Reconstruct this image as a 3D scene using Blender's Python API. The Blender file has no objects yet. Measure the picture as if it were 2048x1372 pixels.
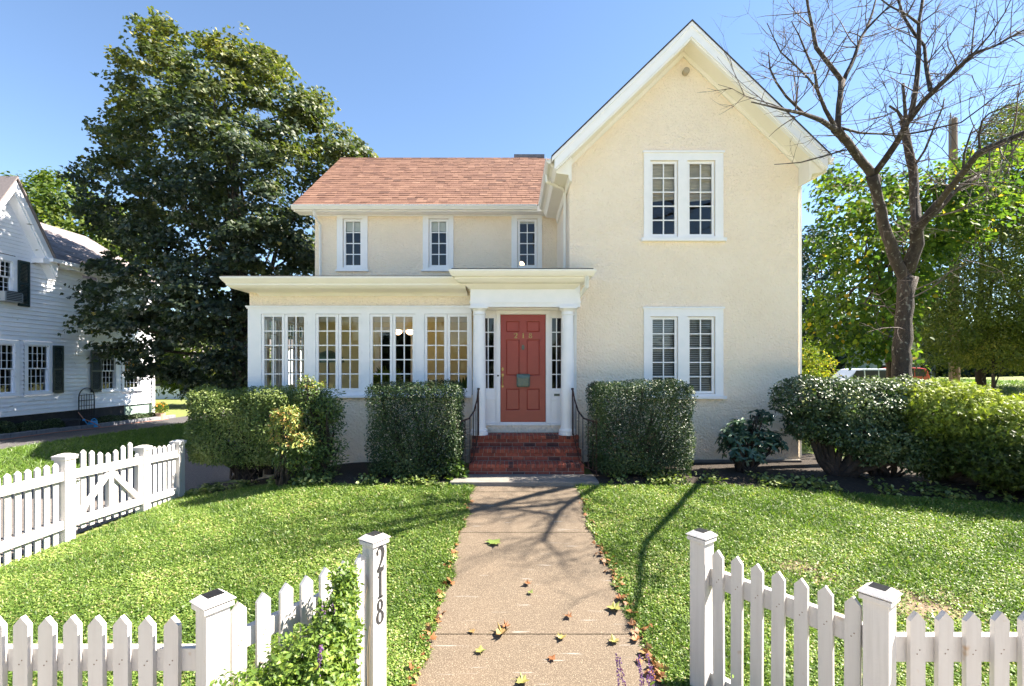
import bpy, math, random
import numpy as np
from mathutils import Vector
random.seed(7); RN=np.random.default_rng(11)
R=math.radians
SC=bpy.context.scene; COL=SC.collection
# ---------------------------------------------------------------- camera, sky, sun, exposure
F,CX,HY,CZ=950.0,1024.0,735.0,1.87          # focal length and principal point measured in the photograph, eye height
cam=bpy.data.cameras.new('camera'); co=bpy.data.objects.new('camera',cam); COL.objects.link(co)
co.location=(0,0,CZ); co.rotation_euler=(R(90),0,0)
cam.sensor_width=36; cam.lens=F/2048*36; cam.shift_y=(HY-686)/2048; cam.clip_end=2000; cam.clip_start=.05
SC.camera=co
ELEV,AZ=R(46.5),R(8.5)                          # AZ: degrees the sun stands behind the plane of the front wall
SUN=Vector((math.cos(ELEV)*math.cos(AZ),math.cos(ELEV)*math.sin(AZ),math.sin(ELEV)))
w=bpy.data.worlds.new('World'); SC.world=w; w.use_nodes=True
nt=w.node_tree; bg=nt.nodes['Background']; sk=nt.nodes.new('ShaderNodeTexSky'); sk.sky_type='NISHITA'
sk.sun_disc=False; sk.sun_elevation=ELEV; sk.sun_rotation=R(90)-AZ; sk.air_density=1.0; sk.dust_density=.0; sk.ozone_density=3.0
nt.links.new(sk.outputs[0],bg.inputs[0]); bg.inputs[1].default_value=.054
sl=bpy.data.lights.new('sun','SUN'); sl.energy=4.8; sl.angle=R(.5); sl.color=(1,.91,.78)
so=bpy.data.objects.new('sun',sl); COL.objects.link(so); so.rotation_euler=SUN.to_track_quat('Z','Y').to_euler()
SC.view_settings.view_transform='Standard'; SC.view_settings.look='None'; SC.view_settings.exposure=2.38; SC.view_settings.gamma=1
SC.render.engine='CYCLES'; SC.cycles.max_bounces=8; SC.cycles.diffuse_bounces=4; SC.cycles.transparent_max_bounces=16
SC.cycles.use_denoising=True; SC.cycles.caustics_reflective=False; SC.cycles.caustics_refractive=False
def U(px,py,D): return ((px-CX)/F*D, D, CZ+(HY-py)/F*D)
def UX(px,D): return (px-CX)/F*D
def UZ(py,D): return CZ+(HY-py)/F*D
# ---------------------------------------------------------------- materials
def lin(c):
    return tuple(((x/12.92) if x<=.04045 else ((x+.055)/1.055)**2.4) for x in c)
def nodes(m): return m.node_tree.nodes, m.node_tree.links
def mat(name,col,rough=.6,col2=None,vscale=3,vdetail=4,bump=None,spec=.5,metal=0,streak=None,contrast=(.35,.65),bumps=(),tri=None):
    m=bpy.data.materials.new(name); m.use_nodes=True; n,l=nodes(m); b=n['Principled BSDF']
    b.inputs['Roughness'].default_value=rough; b.inputs['Metallic'].default_value=metal; b.inputs['Specular IOR Level'].default_value=spec
    b.inputs['Base Color'].default_value=(*col,1)
    g=n.new('ShaderNodeNewGeometry')
    if col2 is not None:
        mp=n.new('ShaderNodeMapping'); l.new(g.outputs['Position'],mp.inputs[0])
        if streak: mp.inputs['Scale'].default_value=streak
        t=n.new('ShaderNodeTexNoise'); t.inputs['Scale'].default_value=vscale; t.inputs['Detail'].default_value=vdetail; t.inputs['Roughness'].default_value=.62
        l.new(mp.outputs[0],t.inputs['Vector'])
        r=n.new('ShaderNodeValToRGB'); r.color_ramp.elements[0].position=contrast[0]; r.color_ramp.elements[1].position=contrast[1]
        r.color_ramp.elements[0].color=(*col,1); r.color_ramp.elements[1].color=(*col2,1)
        l.new(t.outputs['Fac'],r.inputs[0]); l.new(r.outputs[0],b.inputs['Base Color'])
        m['ramp']=r.name
    if tri:   # a third tone: speckle
        c3,sc3,lo,hi=tri
        t3=n.new('ShaderNodeTexNoise'); t3.inputs['Scale'].default_value=sc3; t3.inputs['Detail'].default_value=2; l.new(g.outputs['Position'],t3.inputs['Vector'])
        mr=n.new('ShaderNodeMapRange'); mr.inputs[1].default_value=lo; mr.inputs[2].default_value=hi; l.new(t3.outputs['Fac'],mr.inputs[0])
        mx=n.new('ShaderNodeMix'); mx.data_type='RGBA'; l.new(mr.outputs[0],mx.inputs[0])
        src=b.inputs['Base Color'].links[0].from_socket if b.inputs['Base Color'].links else None
        if src: l.new(src,mx.inputs[6])
        else: mx.inputs[6].default_value=(*col,1)
        mx.inputs[7].default_value=(*c3,1); l.new(mx.outputs[2],b.inputs['Base Color'])
    prev=None
    for (bs,st,dist) in ([bump] if bump else [])+list(bumps):
        t=n.new('ShaderNodeTexNoise'); t.inputs['Scale'].default_value=bs; t.inputs['Detail'].default_value=4; l.new(g.outputs['Position'],t.inputs['Vector'])
        bn=n.new('ShaderNodeBump'); bn.inputs['Strength'].default_value=st; bn.inputs['Distance'].default_value=dist
        l.new(t.outputs['Fac'],bn.inputs['Height'])
        if prev: l.new(prev.outputs[0],bn.inputs['Normal'])
        prev=bn
    if prev: l.new(prev.outputs[0],b.inputs['Normal'])
    return m
def vmat(name,cols,rough=.6,transl=0,spec=.4,bump=None,tcol=None,noise=None):
    """colour from the per-face attribute v through a ramp"""
    m=bpy.data.materials.new(name); m.use_nodes=True; n,l=nodes(m); b=n['Principled BSDF']; b.inputs['Roughness'].default_value=rough; b.inputs['Specular IOR Level'].default_value=spec
    a=n.new('ShaderNodeAttribute'); a.attribute_name='v'; r=n.new('ShaderNodeValToRGB'); e=r.color_ramp.elements
    k=len(cols)
    while len(e)<k: e.new(.5)
    for i,c in enumerate(cols):
        e[i].position=i/(k-1) if len(c)==3 else c[3]; e[i].color=(*c[:3],1)
    l.new(a.outputs['Fac'],r.inputs[0]); out=r.outputs[0]
    if noise:
        g=n.new('ShaderNodeNewGeometry'); t=n.new('ShaderNodeTexNoise'); t.inputs['Scale'].default_value=noise[0]; t.inputs['Detail'].default_value=4; l.new(g.outputs['Position'],t.inputs['Vector'])
        mr=n.new('ShaderNodeMapRange'); mr.inputs[1].default_value=.35; mr.inputs[2].default_value=.65; l.new(t.outputs['Fac'],mr.inputs[0])
        mm=n.new('ShaderNodeMix'); mm.data_type='RGBA'; mm.blend_type='MULTIPLY'; l.new(mr.outputs[0],mm.inputs[0]); l.new(out,mm.inputs[6]); mm.inputs[7].default_value=(*noise[1],1); out=mm.outputs[2]
    l.new(out,b.inputs['Base Color'])
    if bump:
        g=n.new('ShaderNodeNewGeometry'); t=n.new('ShaderNodeTexNoise'); t.inputs['Scale'].default_value=bump[0]; l.new(g.outputs['Position'],t.inputs['Vector'])
        bn=n.new('ShaderNodeBump'); bn.inputs['Strength'].default_value=bump[1]; bn.inputs['Distance'].default_value=bump[2]; l.new(t.outputs['Fac'],bn.inputs['Height']); l.new(bn.outputs[0],b.inputs['Normal'])
    if transl:
        tr=n.new('ShaderNodeBsdfTranslucent'); mx=n.new('ShaderNodeMixShader'); mx.inputs[0].default_value=transl
        if tcol:
            mm=n.new('ShaderNodeMix'); mm.data_type='RGBA'; mm.blend_type='MULTIPLY'; mm.inputs[0].default_value=1; l.new(out,mm.inputs[6]); mm.inputs[7].default_value=(*tcol,1); l.new(mm.outputs[2],tr.inputs[0])
        else: l.new(out,tr.inputs[0])
        l.new(b.outputs[0],mx.inputs[1]); l.new(tr.outputs[0],mx.inputs[2]); l.new(mx.outputs[0],n['Material Output'].inputs[0])
    return m
def glassmat(name,tint=(.9,.93,.92),ior=1.5):
    m=bpy.data.materials.new(name); m.use_nodes=True; n,l=nodes(m); n.remove(n['Principled BSDF'])
    t=n.new('ShaderNodeBsdfTransparent'); t.inputs[0].default_value=(*tint,1); g=n.new('ShaderNodeBsdfGlossy'); g.inputs['Roughness'].default_value=.02
    fr=n.new('ShaderNodeFresnel'); fr.inputs[0].default_value=ior; mx=n.new('ShaderNodeMixShader')
    ge=n.new('ShaderNodeNewGeometry'); ns=n.new('ShaderNodeTexNoise'); ns.inputs['Scale'].default_value=3.0; l.new(ge.outputs['Position'],ns.inputs['Vector'])
    bn=n.new('ShaderNodeBump'); bn.inputs['Strength'].default_value=.08; bn.inputs['Distance'].default_value=.02; l.new(ns.outputs['Fac'],bn.inputs['Height']); l.new(bn.outputs[0],g.inputs['Normal'])
    ad=n.new('ShaderNodeMath'); ad.operation='MULTIPLY'; ad.inputs[1].default_value=1.6; l.new(fr.outputs[0],ad.inputs[0])
    l.new(ad.outputs[0],mx.inputs[0]); l.new(t.outputs[0],mx.inputs[1]); l.new(g.outputs[0],mx.inputs[2]); l.new(mx.outputs[0],n['Material Output'].inputs[0]); return m
M={}
M['stucco']=mat('cream_stucco',(.97,.84,.68),.85,(.94,.80,.63),1.2,6,spec=.2,bump=(26,.9,.05),bumps=((9,.6,.04),))
M['white']=mat('white_paint',(.88,.87,.88),.45,(.84,.84,.85),6,5,spec=.4,bump=(40,.12,.004))
M['fence']=mat('fence_white_paint',(.52,.50,.485),.5,(.46,.43,.41),2.5,7,streak=(9,9,.7),contrast=(.45,.8),spec=.35,bump=(30,.25,.004),tri=((.42,.30,.20),9,.70,.80))
M['fence2']=mat('weathered_white_paint',(.54,.52,.51),.5,(.43,.41,.39),3,7,streak=(12,12,.5),contrast=(.45,.85),spec=.35,bump=(60,.3,.004),tri=((.45,.36,.28),14,.72,.82))
M['cream']=mat('cream_trim_paint',(.87,.83,.75),.5,(.84,.80,.72),4,5,spec=.4)
M['glass']=glassmat('window_glass')
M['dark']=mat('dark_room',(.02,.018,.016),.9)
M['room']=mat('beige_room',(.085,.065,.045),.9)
M['yellow']=mat('yellow_plaster',(.90,.80,.46),.9,(.86,.75,.42),1.5,3)
M['ceil']=mat('white_ceiling',(.88,.86,.78),.8)
M['floor']=mat('wood_floor',(.55,.42,.28),.4)
M['door']=mat('red_door_paint',(.33,.052,.036),.35,(.30,.046,.032),5,5,spec=.5,bump=(50,.08,.003))
M['brass']=mat('aged_brass',(.50,.36,.14),.35,(.30,.20,.08),60,3,metal=1)
M['pewter']=mat('aged_metal',(.16,.17,.12),.5,(.10,.14,.13),50,3,metal=.5)
M['iron']=mat('rusty_iron',(.06,.024,.018),.6,(.03,.018,.018),40,3,metal=.2,spec=.4)
M['bark']=mat('grey_bark',(.060,.046,.038),.9,(.018,.014,.012),9,8,streak=(1,1,.35),bump=(60,.9,.03),tri=((.20,.20,.175),16,.60,.72))
M['darkbark']=mat('dark_bark',(.045,.033,.027),.9,(.02,.015,.013),9,8,streak=(1,1,.3),bump=(50,.9,.03))
M['twig']=mat('grey_twig',(.10,.075,.065),.85,(.05,.038,.035),25,5)
M['path']=mat('aggregate_concrete',(.106,.076,.050),.85,(.084,.062,.042),1.6,9,bump=(150,.5,.006),tri=((.29,.235,.17),170,.54,.66),contrast=(.3,.7))
M['slab']=mat('grey_concrete',(.22,.20,.175),.85,(.15,.14,.13),5,8,bump=(60,.3,.005))
M['kerb']=mat('granite_kerb',(.20,.205,.22),.8,(.13,.13,.145),8,8,bump=(60,.3,.005))
M['asphalt']=mat('asphalt',(.05,.045,.047),.9,(.07,.065,.067),4,9,bump=(120,.5,.008),tri=((.13,.12,.12),140,.6,.7))
M['gravel']=mat('pinkish_gravel',(.14,.115,.105),.95,(.075,.065,.062),30,9,bump=(90,.8,.015),tri=((.25,.22,.20),90,.58,.66))
M['soil']=mat('dark_mulch',(.032,.021,.014),.95,(.012,.009,.006),14,9,bump=(40,.9,.03),tri=((.10,.07,.045),60,.62,.7))
M['lawn']=mat('lawn_soil_and_thatch',(.12,.16,.035),.95,(.17,.18,.05),6,9,bump=(50,.8,.02),tri=((.22,.16,.10),2.3,.66,.74))
M['siding']=mat('white_clapboard_paint',(.86,.87,.92),.55,(.80,.81,.87),2.5,6,bump=(30,.1,.003),tri=((.25,.22,.20),7,.745,.79))
M['shutter']=mat('dark_green_shutter_paint',(.012,.028,.032),.5)
M['basement']=mat('dark_basement_paint',(.012,.012,.015),.8,(.025,.025,.028),6,5)
M['greenbase']=mat('grey_green_base_paint',(.24,.32,.28),.8,(.16,.22,.19),6,5)
M['solar']=mat('solar_panel',(.008,.008,.010),.3,(.018,.018,.02),90,2)
M['blind']=mat('blind_slat',(.62,.62,.63),.5)
M['shade']=mat('woven_shade',(.80,.68,.48),.8,(.55,.47,.34),3,5,streak=(1,1,6))
M['digit']=mat('grey_number_paint',(.018,.018,.02),.6,(.035,.035,.037),90,4)
M['brick']=vmat('red_brick',[(.08,.04,.04),(.25,.065,.042),(.34,.085,.052),(.42,.12,.07)],.8,bump=(60,.5,.01),noise=(18,(.65,.6,.6)))
M['mortar']=mat('mortar',(.38,.33,.28),.95,(.25,.21,.18),30,5)
M['shingle']=vmat('red_shingle',[(.10,.056,.044),(.165,.090,.067),(.20,.112,.080),(.24,.142,.104)],.9,bump=(140,.5,.006),noise=(3.0,(.80,.78,.78)),spec=.2)
M['shinglegrey']=vmat('grey_shingle',[(.15,.13,.13),(.22,.19,.19),(.30,.26,.26)],.9,bump=(140,.5,.006),spec=.2)
M['roofdark']=mat('dark_roof_edge',(.05,.045,.045),.9)
M['copper']=mat('metal_gutter_paint',(.78,.76,.70),.45)
# ---------------------------------------------------------------- object helpers
def setp(o,label=None,cat=None,group=None,kind=None):
    if label: o['label']=label
    if cat: o['category']=cat
    if group: o['group']=group
    if kind: o['kind']=kind
    return o
def thing(name,label,cat,loc=(0,0,0),rz=0,group=None):
    o=bpy.data.objects.new(name,None); COL.objects.link(o); o.location=loc; o.rotation_euler=(0,0,rz); o.empty_display_size=.2
    return setp(o,label,cat,group)
def root_loc(p):
    while p is not None and p.parent is not None: p=p.parent
    return Vector(p.location) if p is not None else Vector((0,0,0))
def mkobj(name,me,m,parent=None,local=False,origin=None):
    """vertices are world positions unless local; the object's origin is its thing's base"""
    off=Vector((0,0,0))
    if not local:
        off=root_loc(parent) if parent is not None else Vector(origin or (0,0,0))
        if off.length>0: me.transform(__import__('mathutils').Matrix.Translation(-off))
    o=bpy.data.objects.new(name,me); COL.objects.link(o)
    if m is not None and not len(me.materials): me.materials.append(m)
    if parent is not None: o.parent=parent
    elif not local: o.location=off
    return o
class MB:
    def __init__(s): s.v=[]; s.f=[]; s.a=[]; s.cur=.5
    def quad(s,a,b,c,d):
        k=len(s.v); s.v+=[a,b,c,d]; s.f.append((k,k+1,k+2,k+3)); s.a.append(s.cur)
    def poly(s,pts):
        k=len(s.v); s.v+=list(pts); s.f.append(tuple(range(k,k+len(pts)))); s.a.append(s.cur)
    def box(s,x0,x1,y0,y1,z0,z1):
        k=len(s.v); s.v+=[(x0,y0,z0),(x1,y0,z0),(x1,y1,z0),(x0,y1,z0),(x0,y0,z1),(x1,y0,z1),(x1,y1,z1),(x0,y1,z1)]
        for f in ((0,3,2,1),(4,5,6,7),(0,1,5,4),(1,2,6,5),(2,3,7,6),(3,0,4,7)): s.f.append(tuple(k+i for i in f)); s.a.append(s.cur)
        return s
    def hexa(s,p):   # 8 points: bottom loop then top loop
        k=len(s.v); s.v+=list(p)
        for f in ((0,3,2,1),(4,5,6,7),(0,1,5,4),(1,2,6,5),(2,3,7,6),(3,0,4,7)): s.f.append(tuple(k+i for i in f)); s.a.append(s.cur)
        return s
    def prism(s,prof,vec):   # profile points (3d) swept by vec
        n=len(prof); k=len(s.v); v=Vector(vec)
        s.v+=[tuple(p) for p in prof]+[tuple(Vector(p)+v) for p in prof]
        s.f.append(tuple(range(k+n-1,k-1,-1))); s.f.append(tuple(range(k+n,k+2*n))); s.a+=[s.cur]*2
        for i in range(n):
            j=(i+1)%n; s.f.append((k+i,k+j,k+n+j,k+n+i)); s.a.append(s.cur)
        return s
    def tube(s,pts,rad,seg=8,cap=True):
        pts=[Vector(p) for p in pts]; n=len(pts)
        if not hasattr(rad,'__len__'): rad=[rad]*n
        k=len(s.v); up=Vector((0,0,1)); prev=None
        for i,p in enumerate(pts):
            t=(pts[min(i+1,n-1)]-pts[max(i-1,0)]); t=t.normalized() if t.length>1e-9 else Vector((0,0,1))
            if prev is None:
                a=t.cross(up if abs(t.z)<.9 else Vector((1,0,0))).normalized()
            else:
                a=prev-t*prev.dot(t); a=a.normalized() if a.length>1e-6 else t.orthogonal().normalized()
            prev=a; b=t.cross(a)
            for j in range(seg):
                an=2*math.pi*j/seg; s.v.append(tuple(p+(a*math.cos(an)+b*math.sin(an))*rad[i]))
        for i in range(n-1):
            for j in range(seg):
                q=(j+1)%seg; s.f.append((k+i*seg+j,k+i*seg+q,k+(i+1)*seg+q,k+(i+1)*seg+j)); s.a.append(s.cur)
        if cap:
            s.f.append(tuple(k+j for j in reversed(range(seg)))); s.f.append(tuple(k+(n-1)*seg+j for j in range(seg))); s.a+=[s.cur]*2
        return s
    def lathe(s,cx,cy,prof,seg=20):   # prof: (r,z)
        k=len(s.v); n=len(prof)
        for r,z in prof:
            for j in range(seg):
                an=2*math.pi*j/seg; s.v.append((cx+r*math.cos(an),cy+r*math.sin(an),z))
        for i in range(n-1):
            for j in range(seg):
                q=(j+1)%seg; s.f.append((k+i*seg+j,k+i*seg+q,k+(i+1)*seg+q,k+(i+1)*seg+j)); s.a.append(s.cur)
        s.f.append(tuple(k+j for j in reversed(range(seg)))); s.f.append(tuple(k+(n-1)*seg+j for j in range(seg))); s.a+=[s.cur]*2
        return s
    def mesh(s,name,smooth=False,bevel=0):
        me=bpy.data.meshes.new(name); me.from_pydata([tuple(p) for p in s.v],[],s.f)
        at=me.attributes.new('v','FLOAT','FACE'); at.data.foreach_set('value',s.a)
        if smooth: me.polygons.foreach_set('use_smooth',[True]*len(me.polygons))
        me.update(); return me
    def build(s,name,m,parent=None,smooth=False,local=False,origin=None,bevel=0):
        o=mkobj(name,s.mesh(name,smooth),m,parent,local,origin)
        if bevel:
            b=o.modifiers.new('bevel','BEVEL'); b.width=bevel; b.segments=2; b.limit_method='ANGLE'; b.angle_limit=R(40)
        return o
def npmesh(name,V,Fc,att=None,smooth=False):
    me=bpy.data.meshes.new(name); nv=len(V); nf,k=Fc.shape
    me.vertices.add(nv); me.vertices.foreach_set('co',np.ascontiguousarray(V,dtype=np.float32).ravel())
    me.loops.add(nf*k); me.loops.foreach_set('vertex_index',Fc.astype(np.int32).ravel())
    me.polygons.add(nf); me.polygons.foreach_set('loop_start',np.arange(0,nf*k,k,dtype=np.int32)); me.polygons.foreach_set('loop_total',np.full(nf,k,dtype=np.int32))
    if smooth: me.polygons.foreach_set('use_smooth',np.ones(nf,dtype=bool))
    me.update(calc_edges=True)
    if att is not None:
        a=me.attributes.new('v','FLOAT','FACE'); a.data.foreach_set('value',att.astype(np.float32))
    return me
OVAL=(np.array([(0,0,0),(.45,.26,.07),(1,0,-.05),(.45,-.26,.07)]),np.array([(0,2,1),(0,3,2)]))
BROAD=(np.array([(0,0,0),(.22,.30,.05),(.62,.33,.05),(1,0,-.12),(.62,-.33,.05),(.22,-.30,.05),(.5,0,0)]),np.array([(0,6,1),(1,6,2),(2,6,3),(3,6,4),(4,6,5),(5,6,0)]))
LONG=(np.array([(0,0,0),(.3,.14,.03),(.7,.13,.03),(1,0,-.10),(.7,-.13,.03),(.3,-.14,.03)]),np.array([(0,3,1),(1,3,2),(0,5,3),(5,4,3)]))
def _star():
    pts=[(0,0),(.10,.26),(-.02,.50),(.30,.36),(.42,.58),(.58,.26),(1.0,0),(.58,-.26),(.42,-.58),(.30,-.36),(-.02,-.50),(.10,-.26)]
    V=[(x,y,-.10*abs(y)-.08*max(0,x-.5)) for x,y in pts]+[(.36,0,.05)]
    return np.array(V),np.array([(12,i,(i+1)%12) for i in range(12)][::-1])
MAPLE=_star()
BLADE=(np.array([(0,-.05,0),(0,.05,0),(.42,-.045,.38),(.42,.045,.38),(1.0,0,.42)]),np.array([(0,1,3),(0,3,2),(2,3,4)]))
def norm(a): return a/np.maximum(np.linalg.norm(a,axis=1,keepdims=True),1e-9)
def leafmesh(name,P,N,size,T,att=None,dirs=None,rng=RN):
    """P points, N leaf normals, dirs: preferred tip direction"""
    n=len(P); N=norm(N)
    d=dirs if dirs is not None else rng.normal(size=(n,3))
    X=norm(d-N*(d*N).sum(1,keepdims=True)); Y=np.cross(N,X)
    tv,tf=T; s=np.asarray(size).reshape(-1,1,1)*np.ones((n,1,1))
    V=P[:,None,:]+s*(tv[None,:,0:1]*X[:,None,:]+tv[None,:,1:2]*Y[:,None,:]+tv[None,:,2:3]*N[:,None,:])
    k=len(tv); Fc=(tf[None,:,:]+(np.arange(n)*k)[:,None,None]).reshape(-1,3)
    if att is None: att=rng.random(n)
    return npmesh(name,V.reshape(-1,3),Fc,np.repeat(att,len(tf)))
def leaves(name,m,P,N,size,T,parent=None,att=None,dirs=None,origin=None):
    return mkobj(name,leafmesh(name,P,N,size,T,att,dirs),m,parent,origin=origin)
def rsph(n,rng=RN): return norm(rng.normal(size=(n,3)))
# ---------------------------------------------------------------- ground height
def sst(t): t=np.clip(t,0,1); return t*t*(3-2*t)
def gz(x,y):
    x=np.asarray(x,float); y=np.asarray(y,float)
    a=-.18*np.clip(7.9-y,0,4.5)                          # front lawn falls to the street
    far=-.10-.12*np.clip((y-8)/8,0,1)-.1*np.clip((y-15)/6,0,1)
    k=sst((-x-8.6)/3.2); left=-.42*(1-k)+far*k
    l=sst((-x-2.8)/3.0)
    z=a*(1-l)+left*l
    z=z+1.25*sst((x/np.maximum(y,1)-.79)/.11)*sst((y-10)/10)*(y<40)                 # bank behind on the right
    return z
def gzf(x,y): return float(gz(x,y))
# ================================================================ SETTING
def scratches(m,col,scale,lo,hi,mscale):
    n,l=nodes(m); b=n['Principled BSDF']; g=n.new('ShaderNodeNewGeometry'); mp=n.new('ShaderNodeMapping'); mp.inputs['Scale'].default_value=mscale; mp.inputs['Rotation'].default_value=(0,0,.05); l.new(g.outputs['Position'],mp.inputs[0])
    t=n.new('ShaderNodeTexNoise'); t.inputs['Scale'].default_value=scale; t.inputs['Detail'].default_value=5; l.new(mp.outputs[0],t.inputs['Vector']); mr=n.new('ShaderNodeMapRange'); mr.inputs[1].default_value=lo; mr.inputs[2].default_value=hi; mr.inputs[4].default_value=.75; l.new(t.outputs['Fac'],mr.inputs[0])
    mx=n.new('ShaderNodeMix'); mx.data_type='RGBA'; l.new(mr.outputs[0],mx.inputs[0]); l.new(b.inputs['Base Color'].links[0].from_socket,mx.inputs[6]); mx.inputs[7].default_value=(*col,1); l.new(mx.outputs[2],b.inputs['Base Color'])
scratches(M['path'],(.25,.24,.22),2.2,.66,.72,(1,14,1))
scratches(M['path'],(.08,.057,.04),1.1,.66,.86,(1,1.3,1))
scratches(M['siding'],(.16,.15,.14),2.0,.70,.72,(1,1,6))
def grid(xs,ys,dz=0,fn=gz):
    X,Y=np.meshgrid(xs,ys); Z=fn(X,Y)+dz; V=np.stack([X,Y,Z],-1).reshape(-1,3); nx,ny=len(xs),len(ys)
    i=np.arange(nx-1); j=np.arange(ny-1); I,J=np.meshgrid(i,j); a=(J*nx+I).ravel(); Fc=np.stack([a,a+1,a+1+nx,a+nx],1)
    return V,Fc
xs=np.unique(np.concatenate([[-400,-200,-100,-60,-40],np.arange(-30,30.1,.4),[40,60,100,200,400]]))
ys=np.unique(np.concatenate([[-200,-60,-20,-8],np.arange(-4,26.1,.4),[30,36,45,60,90,150,300,600]]))
V,Fc=grid(xs,ys); g=mkobj('ground',npmesh('ground',V,Fc,smooth=True),M['lawn']); setp(g,kind='structure')
PX0,PX1=-.67,1.06
def pxl(y): return float(np.interp(y,[3.5,4.5,6.2,7.4],[-.90,-.74,-.69,-.64]))      # garden path, left and right edge
def pxr(y): return float(np.interp(y,[3.5,4.6,6.2,7.4],[1.24,1.19,1.07,1.05]))
mb=MB()
for (y0,y1) in ((-.5,2.5),(2.51,4.42),(4.43,6.22),(6.23,7.42),(7.43,7.625)):
    n=8
    for i in range(n):
        a=y0+(y1-y0)*i/n; b=y0+(y1-y0)*(i+1)/n; za,zb=gzf(0,a)+.012,gzf(0,b)+.012
        mb.quad((pxl(a),a,za),(pxr(a),a,za),(pxr(b),b,zb),(pxl(b),b,zb))
mb.build('path',M['path']).__setitem__('kind','structure')
mb=MB(); mb.box(PX0,PX1,-.5,7.62,-.4,-.399)
mb=MB()
for yj in (2.505,4.425,6.225,7.425): mb.quad((PX0,yj-.012,gzf(0,yj)+.004),(PX1,yj-.012,gzf(0,yj)+.004),(PX1,yj+.012,gzf(0,yj)+.004),(PX0,yj+.012,gzf(0,yj)+.004))
mb.build('path_joint',M['soil']).__setitem__('kind','structure')
mb=MB(); mb.box(-1.0,1.40,7.63,8.20,-.05,.03); setp(mb.build('landing_slab',M['slab'],bevel=.008),kind='structure')
# planting beds
def patch(name,m,outline,dz,step=.3):
    """sheet following the ground inside x0..x1 and y ranges given by functions"""
    xs=outline[0]; mb=MB()
    for a,b in zip(xs[:-1],xs[1:]):
        lo,hi=outline[1],outline[2]; n=max(2,int((hi(a)-lo(a))/step))
        for i in range(n):
            def p(x,t): y=lo(x)+(hi(x)-lo(x))*t; return (x,y,gzf(x,y)+dz)
            mb.quad(p(a,i/n),p(b,i/n),p(b,(i+1)/n),p(a,(i+1)/n))
    o=mb.build(name,m); setp(o,kind='structure'); return o
def bedL(x): return 7.62+.05*math.sin(x*3)+.75*float(sst((-x-3.0)/2.0))
def bedR(x): return 7.66+.05*math.sin(x*2.3)-.30*max(0,(x-3.4))*.55
patch('planting_bed',M['soil'],(np.arange(-5.9,-.99,.2),bedL,lambda x:9.32),.02)
patch('planting_bed',M['soil'],(np.arange(1.4,10.3,.3),bedR,lambda x:9.32 if x<5.7 else 10.2),.02)
patch('driveway',M['gravel'],(np.arange(-9.1,-5.5,.2),lambda x:-3 if x<-5.95 else 9.45,lambda x:24),.016,.4)
patch('neighbour_driveway',M['asphalt'],(np.arange(-14.55,-12.4,.2),lambda x:-3,lambda x:30),.02,.4)
patch('neighbour_bed',M['soil'],(np.arange(-15.3,-14.6,.2),lambda x:5,lambda x:20.5),.03,.4)
mb=MB()
for i in range(22):
    y0=4+i*.75; y1=y0+.738; z=min(gzf(-14.5,y0),gzf(-14.5,y1)); mb.box(-14.68,-14.5,y0,y1,z-.1,z+.15)
o=mb.build('granite_kerb',M['kerb'],bevel=.01); setp(o,kind='structure')
mb=MB(); mb.quad((7.5,26,gzf(7.5,26)+.05),(60,26,gzf(20,26)+.05),(60,46,gzf(20,46)+.05),(7.5,46,gzf(7.5,46)+.05))

patch('pavement',mat('pale_concrete',(.50,.44,.37),.85,(.42,.37,.31),3,8),(np.arange(-40,40.1,2),lambda x:.3,lambda x:2.5),.02,1)  # unseen pavement strip, coloured pale to bounce sunlight onto the front wall
patch('street',mat('pale_bounce_road',(.52,.46,.40),.9,(.44,.40,.35),2,8),(np.arange(-60,60.1,4),lambda x:-11,lambda x:-.6),.02,2)  # unseen street, its pale tone added to throw light on the house front
# ================================================================ WALL / WINDOW KIT
def holes_wall(mb,u0,u1,z0,z1,holes,P,thick):
    """flat wall with rectangular openings; P(u,d,z) maps to the world, d=0 outer face"""
    us=sorted({u0,u1,*[h[0] for h in holes],*[h[1] for h in holes]}); zs=sorted({z0,z1,*[h[2] for h in holes],*[h[3] for h in holes]})
    def inh(u,z): return any(h[0]<u<h[1] and h[2]<z<h[3] for h in holes)
    for a,b in zip(us[:-1],us[1:]):
        for c,d in zip(zs[:-1],zs[1:]):
            if inh((a+b)/2,(c+d)/2): continue
            mb.quad(P(a,0,c),P(b,0,c),P(b,0,d),P(a,0,d)); mb.quad(P(b,thick,c),P(a,thick,c),P(a,thick,d),P(b,thick,d))
    for a,b,c,d in holes:
        mb.quad(P(a,0,c),P(a,0,d),P(a,thick,d),P(a,thick,c)); mb.quad(P(b,0,c),P(b,thick,c),P(b,thick,d),P(b,0,d))
        mb.quad(P(a,0,c),P(a,thick,c),P(b,thick,c),P(b,0,c)); mb.quad(P(a,0,d),P(b,0,d),P(b,thick,d),P(a,thick,d))
def pbox(mb,P,u0,u1,d0,d1,z0,z1):
    p=[P(u0,d0,z0),P(u1,d0,z0),P(u1,d1,z0),P(u0,d1,z0),P(u0,d0,z1),P(u1,d0,z1),P(u1,d1,z1),P(u0,d1,z1)]; mb.hexa(p)
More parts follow.
